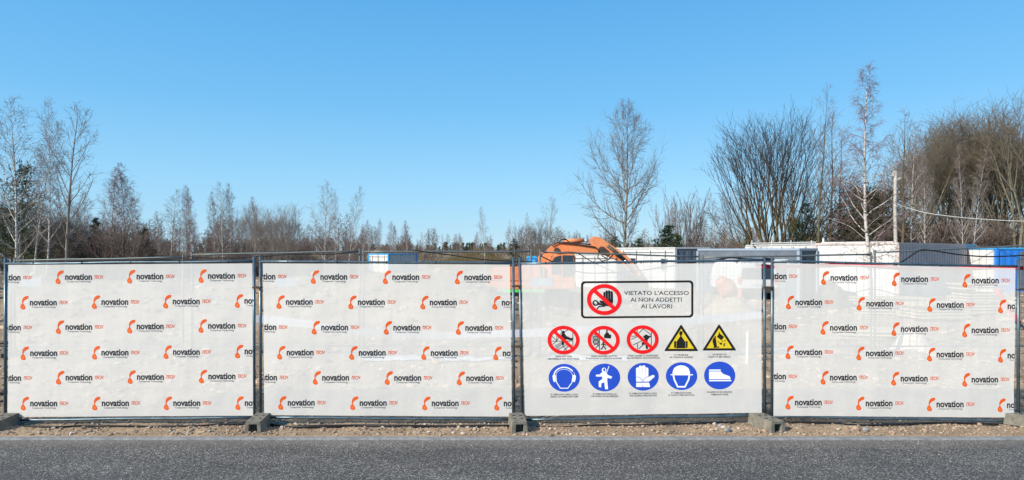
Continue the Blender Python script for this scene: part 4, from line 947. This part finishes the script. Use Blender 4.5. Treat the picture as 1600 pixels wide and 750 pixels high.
def gen_rec(seed, stems, r0, L0, ratio=.72, levels=5, nch=(3, 4), ang=(18, 38), up=.05, jit=.06, spread=(5, 40), tw=.008, trunk=0, t0=.35, r_ratio=.62, stemtop=.3, tf=.4):
    """stems fan out from the base and fork again and again"""
    T = Tree(seed); rr = T.r; base = Vector((0, 0, -.2))
    if trunk:
        pts, rad = T.branch(base, Vector((0, 0, 1)), trunk, r0 * 1.5, 4, .02, 0, .85, 8, 0); base = pts[-1]
    def rec(p, d, L_, r, lv):
        part = 0 if lv <= 1 else 1; n = 6 if lv == 0 else (5 if lv < 3 else 3)
        pts, rad = T.branch(p, d, L_, max(r, tw), n, jit, up * (1 if lv < 3 else .6), stemtop if lv == 0 else .4, 7 if lv == 0 else (5 if lv == 1 else 3), part)
        if lv >= levels: return
        m = rr.randint(*nch) + (3 if lv == 0 else 0)
        for i in range(m):
            s_ = t0 + (1 - t0) * (i + rr.random() * .9) / m; p2, r2, d2 = interp(pts, rad, min(s_, .99))
            rec(p2, rotv(d2, R(rr.uniform(*ang)), i * 2.4 + rr.uniform(-.5, .5)), L_ * ratio * rr.uniform(.6, 1.2) * (1.08 - tf * s_), max(tw, r2 * r_ratio), lv + 1)
    for i in range(stems):
        az = 2.4 * i + rr.uniform(-.4, .4); a = R(spread[0] + (spread[1] - spread[0]) * ((i + .5) / stems) ** .8 * rr.uniform(.8, 1.1))
        d = Vector((math.sin(a) * math.cos(az), math.sin(a) * math.sin(az), math.cos(a)))
        rec(base + Vector((math.cos(az), math.sin(az), 0)) * (.12 if stems > 1 else 0), d, L0 * rr.uniform(.85, 1.1), r0 * rr.uniform(.8, 1.1), 0)
    return T

def gen_fork(seed, stems, segs, r0, spread=(3, 45), ang=(9, 22), up=.03, jit=.05, tw=.006, side=3, outer=.3, rf=.74, twl=.8, trunk=0, p3=.4, sa=(18, 48)):
    """stems fan out and fork again and again, so that the tips fill an even dome"""
    T = Tree(seed); rr = T.r; n_ = len(segs); base = Vector((0, 0, -.2))
    if trunk: pts, rad = T.branch(base, Vector((0, 0, 1)), trunk, r0 * 1.7, 4, .02, 0, .85, 8, 0); base = pts[-1]
    def rec(p, d, r, lv, f):
        L_ = segs[lv] * f * rr.uniform(.75, 1.25); pts, rad = T.branch(p, d, L_, max(r, tw), 4 if lv < 3 else 3, jit, up * (1.6 if lv < 3 else 1), .78 if lv < n_ - 1 else .6, 7 if lv == 0 else (5 if lv < 3 else 3), 0 if lv < 3 else 1)
        if lv >= 1:
            for k in range(side + (2 if lv >= n_ - 2 else 0)):
                q_, r_, dd = interp(pts, rad, rr.uniform(.1, .97)); T.branch(q_, rotv(dd, R(rr.uniform(*sa)), rr.uniform(0, 6.28)), twl * f * rr.uniform(.4, 1.2), tw, 3, jit * 1.4, up, .6, 3, 1)
        if lv >= n_ - 1: return
        m = 3 if (rr.random() < p3 or lv == 0) else 2; az = rr.uniform(0, 6.28)
        for i in range(m): rec(pts[-1], rotv((pts[-1] - pts[-2]).normalized(), R(rr.uniform(*ang)), az + i * 6.283 / m + rr.uniform(-.4, .4)), rad[-1] * rf * rr.uniform(.85, 1.15), lv + 1, f)
    for i in range(stems):
        az = 2.4 * i + rr.uniform(-.3, .3); u = ((i + .5) / stems) ** .6; a = R(spread[0] + (spread[1] - spread[0]) * u * rr.uniform(.9, 1.08))
        d = Vector((math.sin(a) * math.cos(az), math.sin(a) * math.sin(az), math.cos(a))); rec(base + Vector((math.cos(az), math.sin(az), 0)) * .12, d, r0 * rr.uniform(.75, 1.1), 0, 1 - outer * u * u)
    return T

def norm_pair(T, mb0, mb1):
    """two meshes scaled so that the tree is 10 m tall"""
    a, b = T.mesh(0, 'trunk', mb0), T.mesh(1, 'crown', mb1)
    A = np.empty(len(a.vertices) * 3, np.float32); a.vertices.foreach_get('co', A); B = np.empty(len(b.vertices) * 3, np.float32); b.vertices.foreach_get('co', B)
    zt = np.percentile(B.reshape(-1, 3)[:, 2], 99.7); zt = max(zt, A.reshape(-1, 3)[:, 2].max() if False else zt); k = 10 / zt
    a.vertices.foreach_set('co', A * k); b.vertices.foreach_set('co', B * k); a.update(); b.update()
    return a, b

LIB = {}
LIB['birch1'] = norm_pair(gen_excurrent(1, n1=42, t0=.16, wid=.20, r0=.085, n2=8, n3=3, tw=.006, droop=-.05, up=.03), M['bark_b'], M['twig_bw'])
LIB['birch2'] = norm_pair(gen_excurrent(2, n1=40, t0=.20, wid=.15, r0=.075, n2=7, n3=3, tw=.006, droop=-.04, up=.05), M['bark_b'], M['twig_bw'])
LIB['birch3'] = norm_pair(gen_excurrent(3, n1=46, t0=.12, wid=.17, r0=.075, n2=8, n3=4, tw=.0065, droop=-.03, up=.06, ang=(30, 48)), M['bark_b'], M['twig_b'])
LIB['weeping'] = norm_pair(gen_excurrent(44, n1=52, t0=.18, wid=.31, r0=.095, n2=12, n3=5, droop=-.13, up=.05, ang=(42, 66), tw=.005, sub=.33, limb=.6, jit=.10, l3=.5, prof='spike'), M['bark_b'], M['twig_b'])
LIB['aspen1'] = norm_pair(gen_excurrent(5, n1=24, t0=.20, wid=.24, r0=.11, n2=7, n3=3, droop=.03, up=.10, ang=(35, 55), jit=.05, tw=.0065), M['bark_a'], M['twig_a'])
LIB['aspen2'] = norm_pair(gen_excurrent(6, n1=20, t0=.30, wid=.12, r0=.075, n2=5, n3=2, droop=.02, up=.10, ang=(28, 45), jit=.05, tw=.006), M['bark_w'], M['twig_a'])
LIB['bigtree'] = norm_pair(gen_excurrent(17, n1=38, t0=.13, wid=.29, r0=.14, n2=12, n3=5, droop=.02, up=.12, ang=(50, 74), jit=.065, tw=.0068, sub=.42, l3=.5), M['bark_a'], M['twig_a'])
LIB['willow'] = norm_pair(gen_fork(14, 16, [2.8, 1.9, 1.6, 1.5, 1.35], .088, spread=(1, 47), ang=(8, 20), up=.028, tw=.0065, side=3, outer=.34, twl=1.1, rf=.78, p3=.08), M['bark_w'], M['twig_w'])
LIB['alder'] = norm_pair(gen_fork(9, 6, [2.6, 1.9, 1.7, 1.4, 1.2], .06, spread=(2, 28), ang=(10, 24), up=.04, tw=.008, side=3, outer=.2, twl=1.1), M['bark_a'], M['twig_a'])
LIB['fan'] = norm_pair(gen_rec(10, 9, .05, 5.0, ratio=.45, levels=3, nch=(4, 5), ang=(10, 26), up=.05, jit=.03, spread=(2, 26), tw=.009, t0=.25), M['twig_bw'], M['twig_bw'])
LIB['thick1'] = norm_pair(gen_fork(21, 5, [2.8, 1.9, 1.6, 1.3, 1.1], .085, spread=(2, 26), ang=(12, 28), up=.035, jit=.08, tw=.0068, side=4, outer=.25, twl=1.1, rf=.76, p3=.2, sa=(25, 75)), M['bark_t'], M['twig_t'])
LIB['thick2'] = norm_pair(gen_fork(22, 3, [3.0, 2.0, 1.7, 1.4, 1.1], .10, spread=(2, 22), ang=(12, 28), up=.045, jit=.08, tw=.0068, side=5, outer=.3, twl=1.1, trunk=.6, rf=.76, p3=.3, sa=(25, 75)), M['bark_t'], M['twig_t'])
LIB['bush'] = norm_pair(gen_rec(25, 9, .05, 3.6, ratio=.66, levels=3, nch=(4, 5), ang=(18, 46), up=.05, jit=.09, spread=(6, 50), tw=.018, t0=.12), M['twig_r'], M['twig_r'])
LIB['densebush'] = norm_pair(gen_rec(26, 9, .08, 3.4, ratio=.66, levels=4, nch=(4, 5), ang=(20, 52), up=.02, jit=.09, spread=(6, 66), tw=.016, t0=.10), M['twig_r'], M['twig_r'])

def gen_conifer(seed, cone=True, n=70, wid=.22, dens=60, m_=None, t0=.06, nl=.28, nw=.035):
    rr = random.Random(seed); T = Tree(seed); pts, rad = T.branch(Vector((0, 0, -.2)), Vector((0, 0, 1)), 10.2, .14, 12, .012, .02, .1, 7, 0); V = []
    for i in range(n):
        u = (i + rr.random()) / n; t = t0 + (1 - t0) * u; p, r, d = interp(pts, rad, min(t, .99))
        L1 = (10 * wid * ((1 - u) ** .85 if cone else math.sin(math.pi * (.22 + u * .74)) ** .7) * rr.uniform(.55, 1.25)) + .18
        bd = rotv(d, R(rr.uniform(62, 88) - 25 * u if cone else rr.uniform(45, 80) - 25 * u), rr.uniform(0, 6.28))
        bp, br = T.branch(p, bd, L1, .03, 4, .08, .03, .3, 3, 0); m = int(dens * (L1 / (10 * wid)) + 10)
        for k in range(m):
            q_, _, dd = interp(bp, br, min(.99, rr.uniform(.18, 1) ** .8)); sp = .11 + .16 * L1
            c = q_ + Vector((rr.gauss(0, sp), rr.gauss(0, sp), rr.gauss(0, sp * .5)))
            for w_ in range(2):
                nd = (dd * .7 + Vector((rr.gauss(0, .7), rr.gauss(0, .7), rr.gauss(.25, .5)))).normalized(); sd = nd.orthogonal().normalized() * nw * rr.uniform(.7, 1.4)
                V += [tuple(c - sd), tuple(c + sd), tuple(c + nd * nl * rr.uniform(.6, 1.3))]
    V = np.array(V); tr = np.arange(len(V)).reshape(-1, 3); a = T.mesh(0, 'trunk', M['bark_a']); b = np_mesh('crown', V, tris=tr, mat=m_ or M['needle'])
    return a, b
LIB['pine1'] = gen_conifer(31, False, 52, .26, 60, nl=.34, nw=.045)
LIB['pine2'] = gen_conifer(32, True, 60, .30, 60, nl=.36, nw=.045)
LIB['spruce'] = gen_conifer(33, True, 80, .20, 55, nl=.30, nw=.05)
LIB['lopsided'] = gen_conifer(34, False, 26, .30, 60, nl=.30, nw=.045, t0=.3)
LIB['brownpine'] = gen_conifer(35, False, 110, .46, 100, t0=.02, m_=M['needle_b'], nl=.34, nw=.04)

TREES = {}
def tree(kind, pxx, d, top, label, cat='tree', group=None, wx=1.0, rz=None, lean=0, base=None, name=None):
    x = (pxx - 800) / F * d; z0 = zg(x, d) if base is None else base; ztop = H + (HOR - top) / F * d; k = (ztop - z0) / 10
    nm = name or {'birch1': 'birch_tree', 'birch2': 'birch_tree', 'birch3': 'birch_tree', 'weeping': 'birch_tree', 'aspen1': 'bare_tree', 'aspen2': 'bare_tree', 'bigtree': 'bare_tree', 'willow': 'willow_tree', 'alder': 'alder_tree', 'fan': 'bare_shrub', 'thick1': 'bare_tree', 'thick2': 'bare_tree', 'bush': 'bare_bush', 'densebush': 'bare_bush', 'pine1': 'pine_tree', 'pine2': 'pine_tree', 'spruce': 'spruce_tree', 'lopsided': 'pine_tree', 'brownpine': 'pine_tree'}[kind]
    t = empty(nm, (x, d, z0), label, cat, group); t.rotation_euler = (0, R(lean), rz if rz is not None else (pxx * 1.37) % 6.28); t.scale = (k * wx, k * wx, k)
    if lean: t.rotation_euler = Matrix.Rotation(R(lean), 3, 'Y').to_euler(); t.rotation_euler = (Matrix.Rotation(R(lean), 3, 'Y') @ Matrix.Rotation((pxx * 1.37) % 6.28, 3, 'Z')).to_euler()
    link_mesh('trunk', LIB[kind][0], t); link_mesh('crown', LIB[kind][1], t); return t

g1 = 'tall bare trees at the left'
tree('birch1', 25, 33, 152, 'tallest birch at the left edge with a white trunk and long branches', group=g1, lean=.6)
tree('birch2', 53, 34, 186, 'thin leaning birch second from the left picture edge', group=g1, lean=4, wx=.75)
tree('birch2', 70, 32, 158, 'slender white birch third from left that leans right', group=g1, lean=4.0, wx=.7)
tree('aspen1', 105, 33, 158, 'bare tree with grey trunk and rising limbs, fourth from left', group=g1, lean=2, rz=1.2)
tree('lopsided', 30, 40, 272, 'dark pine with sparse needles behind the tallest left birch', group='conifers', wx=.8)
tree('pine1', 8, 44, 330, 'dark green pine at the left picture edge', group='conifers', wx=1.3)
tree('pine1', 38, 46, 322, 'wide dark pine between the first two birches', group='conifers', wx=1.4)
tree('pine2', 140, 48, 372, 'low dark pine left of the twin birches', group='conifers', wx=1.5)
tree('spruce', 152, 50, 342, 'narrow dark spruce just left of the twin birches', group='conifers', wx=1.1)
tree('pine2', 224, 50, 358, 'dark rounded pine right of the twin birches', group='conifers', wx=1.35)
for i, (a, d, tp, k, lb) in enumerate([(2, 50, 300, 'birch3', 'bare birch cut by the left picture edge'), (82, 48, 318, 'alder', 'brown bare tree between the third and fourth left trees'), (118, 50, 322, 'alder', 'brown bare tree just right of the fourth left tree'), (136, 52, 300, 'birch3', 'bare thin birch in front of the narrow spruce'),
        (60, 52, 335, 'bush', 'reddish bush behind the second and third left birches'), (96, 50, 345, 'bush', 'reddish bush at the foot of the fourth left tree')]):
    tree(k, a, d, tp, lb, group='bare trees behind the left birches')
g2 = 'birches in the left middle distance'
tree('birch3', 176, 48, 262, 'left one of the twin birches with dense purplish twigs', group=g2, wx=1.05)
tree('birch3', 192, 49, 256, 'right one of the twin birches, the taller', group=g2, wx=1.1, lean=.8)
tree('birch3', 206, 52, 292, 'smaller birch leaning on the right side of the twin birches', group=g2)
tree('bush', 166, 47, 345, 'brown bush under the left twin birch', group='bare trees behind the left birches'); tree('bush', 205, 47, 350, 'brown bush under the right twin birch', group='bare trees behind the left birches')
rows = [(247, 60, 330, 'birch3', 'short birch between the dark rounded pine and the birch pair', .8), (268, 58, 296, 'birch2', 'pale birch left of the birch pair with crossing branches', 1.1), (289, 56, 290, 'birch3', 'left birch of the close pair near the rear fence post', .6), (297, 58, 294, 'birch3', 'right birch of the close pair near the rear fence post', .6),
        (308, 62, 338, 'birch2', 'small thin birch right of the close pair', .8), (334, 57, 300, 'birch3', 'leftmost birch of the group of three pale birches', .7), (348, 55, 283, 'birch2', 'middle and tallest birch of the group of three pale birches', .95), (361, 56, 287, 'birch3', 'right birch of the group of three pale birches', .7),
        (385, 54, 318, 'alder', 'left alder of the dense alders above the first banner joint', .75), (398, 52, 308, 'birch3', 'tall birch among the dense alders above the first banner joint', .8), (420, 50, 325, 'alder', 'middle alder of the dense alders above the first banner joint', .8), (440, 48, 318, 'alder', 'rightmost alder with rounded crown above the second banner', .95),
        (508, 42, 282, 'birch1', 'tall white birch standing alone above the second banner', .85), (524, 44, 300, 'birch2', 'thin faint birch between the two bright birches', .6), (543, 42, 290, 'birch2', 'white birch leaning right above the second banner', .75)]
for a, d, tp, k, lb, w in rows: tree(k, a, d, tp, lb, group=g2, wx=w, lean=4.5 if 'leaning right above' in lb else 0)
g3 = 'small reddish birches above the second banner'
for a, d, tp, k, lb, w in [(568, 70, 350, 'birch3', 'leftmost small reddish birch behind the blue and white cabin', .9), (576, 66, 344, 'birch3', 'small reddish birch above the white cabin wall', .9), (592, 68, 342, 'birch3', 'small reddish birch above the cabin corner', .8), (610, 66, 346, 'birch3', 'small dense birch above the blue trimmed cabin wall', .95), (618, 70, 352, 'birch3', 'small birch just right of the cabin corner', .8), (636, 66, 345, 'birch3', 'rightmost dense reddish birch of the row behind the cabin', .9), (661, 80, 362, 'birch2', 'thin pale birch right of the cabin row', .8), (682, 84, 360, 'birch2', 'thin leaning birch above the sagging cable', .5), (693, 80, 366, 'birch2', 'small thin birch left of the grassy mound', .7), (719, 82, 364, 'birch3', 'small birch behind the grassy mound', .8), (744, 80, 362, 'birch3', 'small birch left of the lone pale tree', .8),
        (757, 50, 323, 'birch2', 'lone pale tree with airy crown above the end of the second banner', .75)]:
    tree(k, a, d, tp, lb, group=g3, wx=w)
for a, d, tp, k, lb, w in [(795, 70, 354, 'birch3', 'small reddish birch above the joint of second and third banner', .9), (812, 66, 345, 'fan', 'thin bare shrub left of the excavator boom', .8), (826, 62, 333, 'birch2', 'thin birch left of the tree above the boom', .7), (842, 60, 342, 'alder', 'grey bare tree above the rise of the excavator boom', .8), (861, 46, 306, 'aspen1', 'slim bare tree above the excavator boom', .75), (900, 66, 360, 'birch3', 'small birch above the excavator hydraulic cylinder', .9), (930, 70, 362, 'fan', 'small shrub above the excavator elbow', .9)]:
    tree(k, a, d, tp, lb, group='bare trees behind the excavator', wx=w)
tree('bigtree', 974, 46, 156, 'large bare tree with egg shaped crown standing alone right of the excavator', rz=2.0, wx=.73)
for a, d, tp, k, lb, w in [(805, 60, 374, 'pine2', 'small olive pine left of the excavator', 1.5), (958, 60, 370, 'pine2', 'tiny pine just left of the large tree trunk', 1.3), (998, 56, 373, 'pine2', 'low olive pine just right of the large tree trunk', 1.6), (1040, 48, 353, 'pine2', 'dark bushy pine above the dark sided cabin', 1.7), (1060, 50, 368, 'pine2', 'smaller dark pine touching the bushy pine', 1.4), (1165, 60, 366, 'spruce', 'tiny dark spruce left of the willow stems', 1.3), (1256, 44, 318, 'pine2', 'dark pine between the willow and the tall thin trees', 1.0), (1238, 46, 345, 'pine1', 'shorter dark pine behind the willow stems', 1.0)]:
    tree(k, a, d, tp, lb, group='conifers', wx=w)
g4 = 'pale bare trees between the large tree and the willow'
for a, d, tp, k, lb, w in [(1052, 56, 305, 'fan', 'left half of the pale fan shaped shrubs above the dark sided cabin', .8), (1073, 52, 292, 'fan', 'taller pale fan shaped shrub right of the dark bushy pine', .85), (1092, 60, 320, 'fan', 'small pale shrub right of the fan shaped shrubs', .8), (1118, 52, 300, 'birch2', 'leftmost thin birch left of the willow', .7), (1136, 50, 296, 'birch2', 'middle thin birch left of the willow', .75), (1152, 52, 310, 'birch2', 'thin birch nearest to the willow crown', .8)]:
    tree(k, a, d, tp, lb, group=g4, wx=w)
tree('willow', 1211, 45, 174, 'round multi stemmed willow with dark twigs and mossy stems', rz=.4, wx=.92)
g5 = 'trees around the leaning birch on the right'
tree('aspen2', 1277, 40, 128, 'very tall thin tree just right of the willow', group=g5, lean=2.4, wx=1.0)
tree('aspen2', 1296, 42, 172, 'thin tree between the willow and the white birch', group=g5, lean=2.5, wx=1.3)
tree('aspen2', 1302, 43, 205, 'shorter slanting tree left of the white birch', group=g5, lean=5, wx=1.4)
tree('weeping', 1361, 24, 107, 'tall white birch with drooping purple twigs before the white container end', group=g5, rz=.9, wx=1.0, base=.1)
tree('brownpine', 1345, 41, 308, 'dense brown green rounded pine behind the white birch', group='conifers', wx=1.3)
tree('densebush', 1310, 50, 328, 'dense reddish bush left of the white birch trunk', group=g5, wx=.8)
tree('densebush', 1384, 50, 330, 'dense reddish bush right of the white birch trunk', group=g5, wx=.8)
tree('aspen2', 1408, 38, 172, 'thin dark tree right of the weathered pole', group=g5, lean=.5, wx=1.5); tree('birch2', 1424, 42, 190, 'slim birch at the left edge of the thicket', group=g5, wx=.8)
g6 = 'dense olive brown trees of the thicket on the right'
for a, d, tp, k, lb, w in [(1436, 46, 225, 'thick1', 'lowest tree at the left end of the thicket', .85), (1452, 44, 205, 'thick2', 'second tree of the thicket counted from its left end', .9), (1472, 48, 190, 'thick1', 'third tree of the thicket counted from its left end', .8), (1490, 45, 178, 'thick2', 'fourth tree of the thicket, above the grey container side', .9), (1507, 47, 168, 'thick1', 'highest rounded crown in the middle of the thicket', .85), (1524, 46, 172, 'thick2', 'thicket tree just right of the highest middle crown', .9), (1540, 48, 182, 'thick1', 'thicket tree above the gap between grey and blue containers', .85), (1556, 46, 190, 'thick2', 'thicket tree above the left part of the blue container', .9), (1574, 44, 168, 'thick1', 'thicket tree left of the tallest tree at the right edge', .8), (1592, 40, 142, 'thick2', 'tallest thicket tree at the right picture edge', .85), (1615, 44, 150, 'thick1', 'thicket tree cut by the right picture edge', .9), (1500, 54, 215, 'thick1', 'thicket tree in the second row behind the middle crown', 1.1), (1545, 54, 225, 'thick1', 'thicket tree in the second row behind the blue container', 1.1), (1460, 54, 240, 'thick2', 'thicket tree in the second row at the left', 1.1), (1590, 54, 220, 'thick2', 'thicket tree in the second row at the right', 1.1)]:
    tree(k, a, d, tp, lb, group=g6, wx=w)
for a, d, tp, lb, w, ln in [(1443, 38, 240, 'pale trunked birch in front of the left part of the thicket', .6, 2), (1504, 38, 225, 'straight pale birch in front of the middle of the thicket', .5, 0), (1519, 38, 232, 'second pale birch in front of the middle of the thicket', .55, 2.5)]:
    tree('birch2', a, d, tp, lb, group='pale birches before the thicket', wx=w, lean=ln)
for a, d, tp, lb in [(1420, 50, 330, 'reddish bush at the foot of the thicket left end'), (1480, 42, 335, 'bush at the foot of the thicket above the grey container'), (1530, 42, 340, 'bush at the foot of the thicket near the container gap'), (1580, 42, 335, 'bush at the foot of the thicket above the blue container'), (1450, 44, 345, 'small bush under the pale trunked birch')]:
    tree('bush', a, d, tp, lb, group='bushes at the foot of the thicket')

# distant wood: one mass of small bare trees, and the dark spruce line behind it
def mass(name, kinds, spots, label, mat_):
    V, Q, Tt = [], [], []; off = 0
    for kd, x, y, z, k, w, a in spots:
        for me in LIB_S[kd]:
            co, qd, trs = me; c, s_ = math.cos(a), math.sin(a); p = co * np.array([k * w, k * w, k]); p = np.stack([p[:, 0] * c - p[:, 1] * s_ + x, p[:, 0] * s_ + p[:, 1] * c + y, p[:, 2] + z], 1)
            V.append(p)
            if qd is not None: Q.append(qd + off)
            if trs is not None: Tt.append(trs + off)
            off += len(p)
    me = np_mesh(name, np.concatenate(V), quads=np.concatenate(Q) if Q else None, tris=np.concatenate(Tt) if Tt else None, mat=mat_)
    tag(link_mesh(name, me), label, 'wood', kind='stuff')
LIB_S = {}
def simple(T): 
    o = []
    for part in (0, 1):
        me = T.mesh(part, 'tmp', None); co = np.empty(len(me.vertices) * 3, np.float32); me.vertices.foreach_get('co', co); lo = np.empty(len(me.loops), np.int32); me.loops.foreach_get('vertex_index', lo)
        o.append((co.reshape(-1, 3), lo.reshape(-1, 4), None)); bpy.data.meshes.remove(me)
    return o
LIB_S['a'] = simple(gen_excurrent(51, n1=26, t0=.12, wid=.16, r0=.12, n2=5, n3=2, droop=-.01, up=.06, tw=.022))
LIB_S['b'] = simple(gen_excurrent(52, n1=22, t0=.15, wid=.20, r0=.12, n2=5, n3=3, droop=0, up=.08, tw=.022))
LIB_S['c'] = simple(gen_rec(53, 6, .08, 4.4, ratio=.6, levels=3, nch=(3, 4), ang=(18, 40), spread=(4, 35), tw=.025, t0=.15))
def sp_mesh(seed):
    a, b = gen_conifer(seed, True, 40, .17, 14, nl=.9, nw=.16); co = np.empty(len(b.vertices) * 3, np.float32); b.vertices.foreach_get('co', co); return [(co.reshape(-1, 3), None, np.arange(len(b.vertices)).reshape(-1, 3))]
LIB_S['s'] = sp_mesh(61)
rng = random.Random(77); sp = []
for i in range(560):
    a = rng.uniform(-60, 1660); d = rng.uniform(78, 130); x = (a - 800) / F * d; hb = 4.3 + (1.4 if a < 560 else 0) + (1.2 if a > 1090 else 0) + (-1.0 if 680 < a < 800 else 0)
    k = hb * rng.uniform(.65, 1.15) / 10; sp.append((rng.choice('abcc'), x, d, zg(x, d) - .1, k, rng.uniform(.9, 1.5), rng.uniform(0, 6.28)))
mass('distant_wood', None, sp, 'distant brown band of bare trees along the horizon', M['twig_r'])
sp = []
for i in range(420):
    a = rng.uniform(-40, 1640); d = rng.uniform(170, 260); x = (a - 800) / F * d; k = rng.uniform(2.0, 3.3) / 10 * d / 200
    sp.append(('s', x, d, zg(x, d) - .2, k, rng.uniform(1, 1.6), rng.uniform(0, 6.28)))
mass('distant_spruces', None, sp, 'far dark line of spruces behind the brown wood', M['needle'])
sp = []
for i in range(170):   # low brushwood at the edge of the site
    a = rng.uniform(-40, 560) if i < 130 else rng.uniform(960, 1180); d = rng.uniform(52, 66); x = (a - 800) / F * d
    sp.append(('c', x, d, zg(x, d) - .1, rng.uniform(2.6, 4.2) / 10, rng.uniform(1.1, 1.8), rng.uniform(0, 6.28)))
mass('brushwood', None, sp, 'low brown brushwood growing along the far edge of the site', M['twig_r'])
# dry grass on the mound
rng = random.Random(5); V = []
for i in range(9000):
    a = rng.uniform(640, 830); d = rng.uniform(52, 72); x = (a - 800) / F * d; z = zg(x, d)
    if z < .6: continue
    for k in range(2):
        dx, dy = rng.gauss(0, .12), rng.gauss(0, .12); h_ = rng.uniform(.15, .5); w_ = rng.uniform(.015, .04); V += [(x - w_, d, z), (x + w_, d, z), (x + dx, d + dy, z + h_)]
    x += 0
V = np.array(V); tag(link_mesh('dry_grass', np_mesh('dry_grass', V, tris=np.arange(len(V)).reshape(-1, 3), mat=mat('dry_grass', (.17, .125, .06), .9, col2=(.11, .085, .045), nscale=.6))), 'dry brown grass covering the mound behind the second banner', 'grass', kind='stuff')
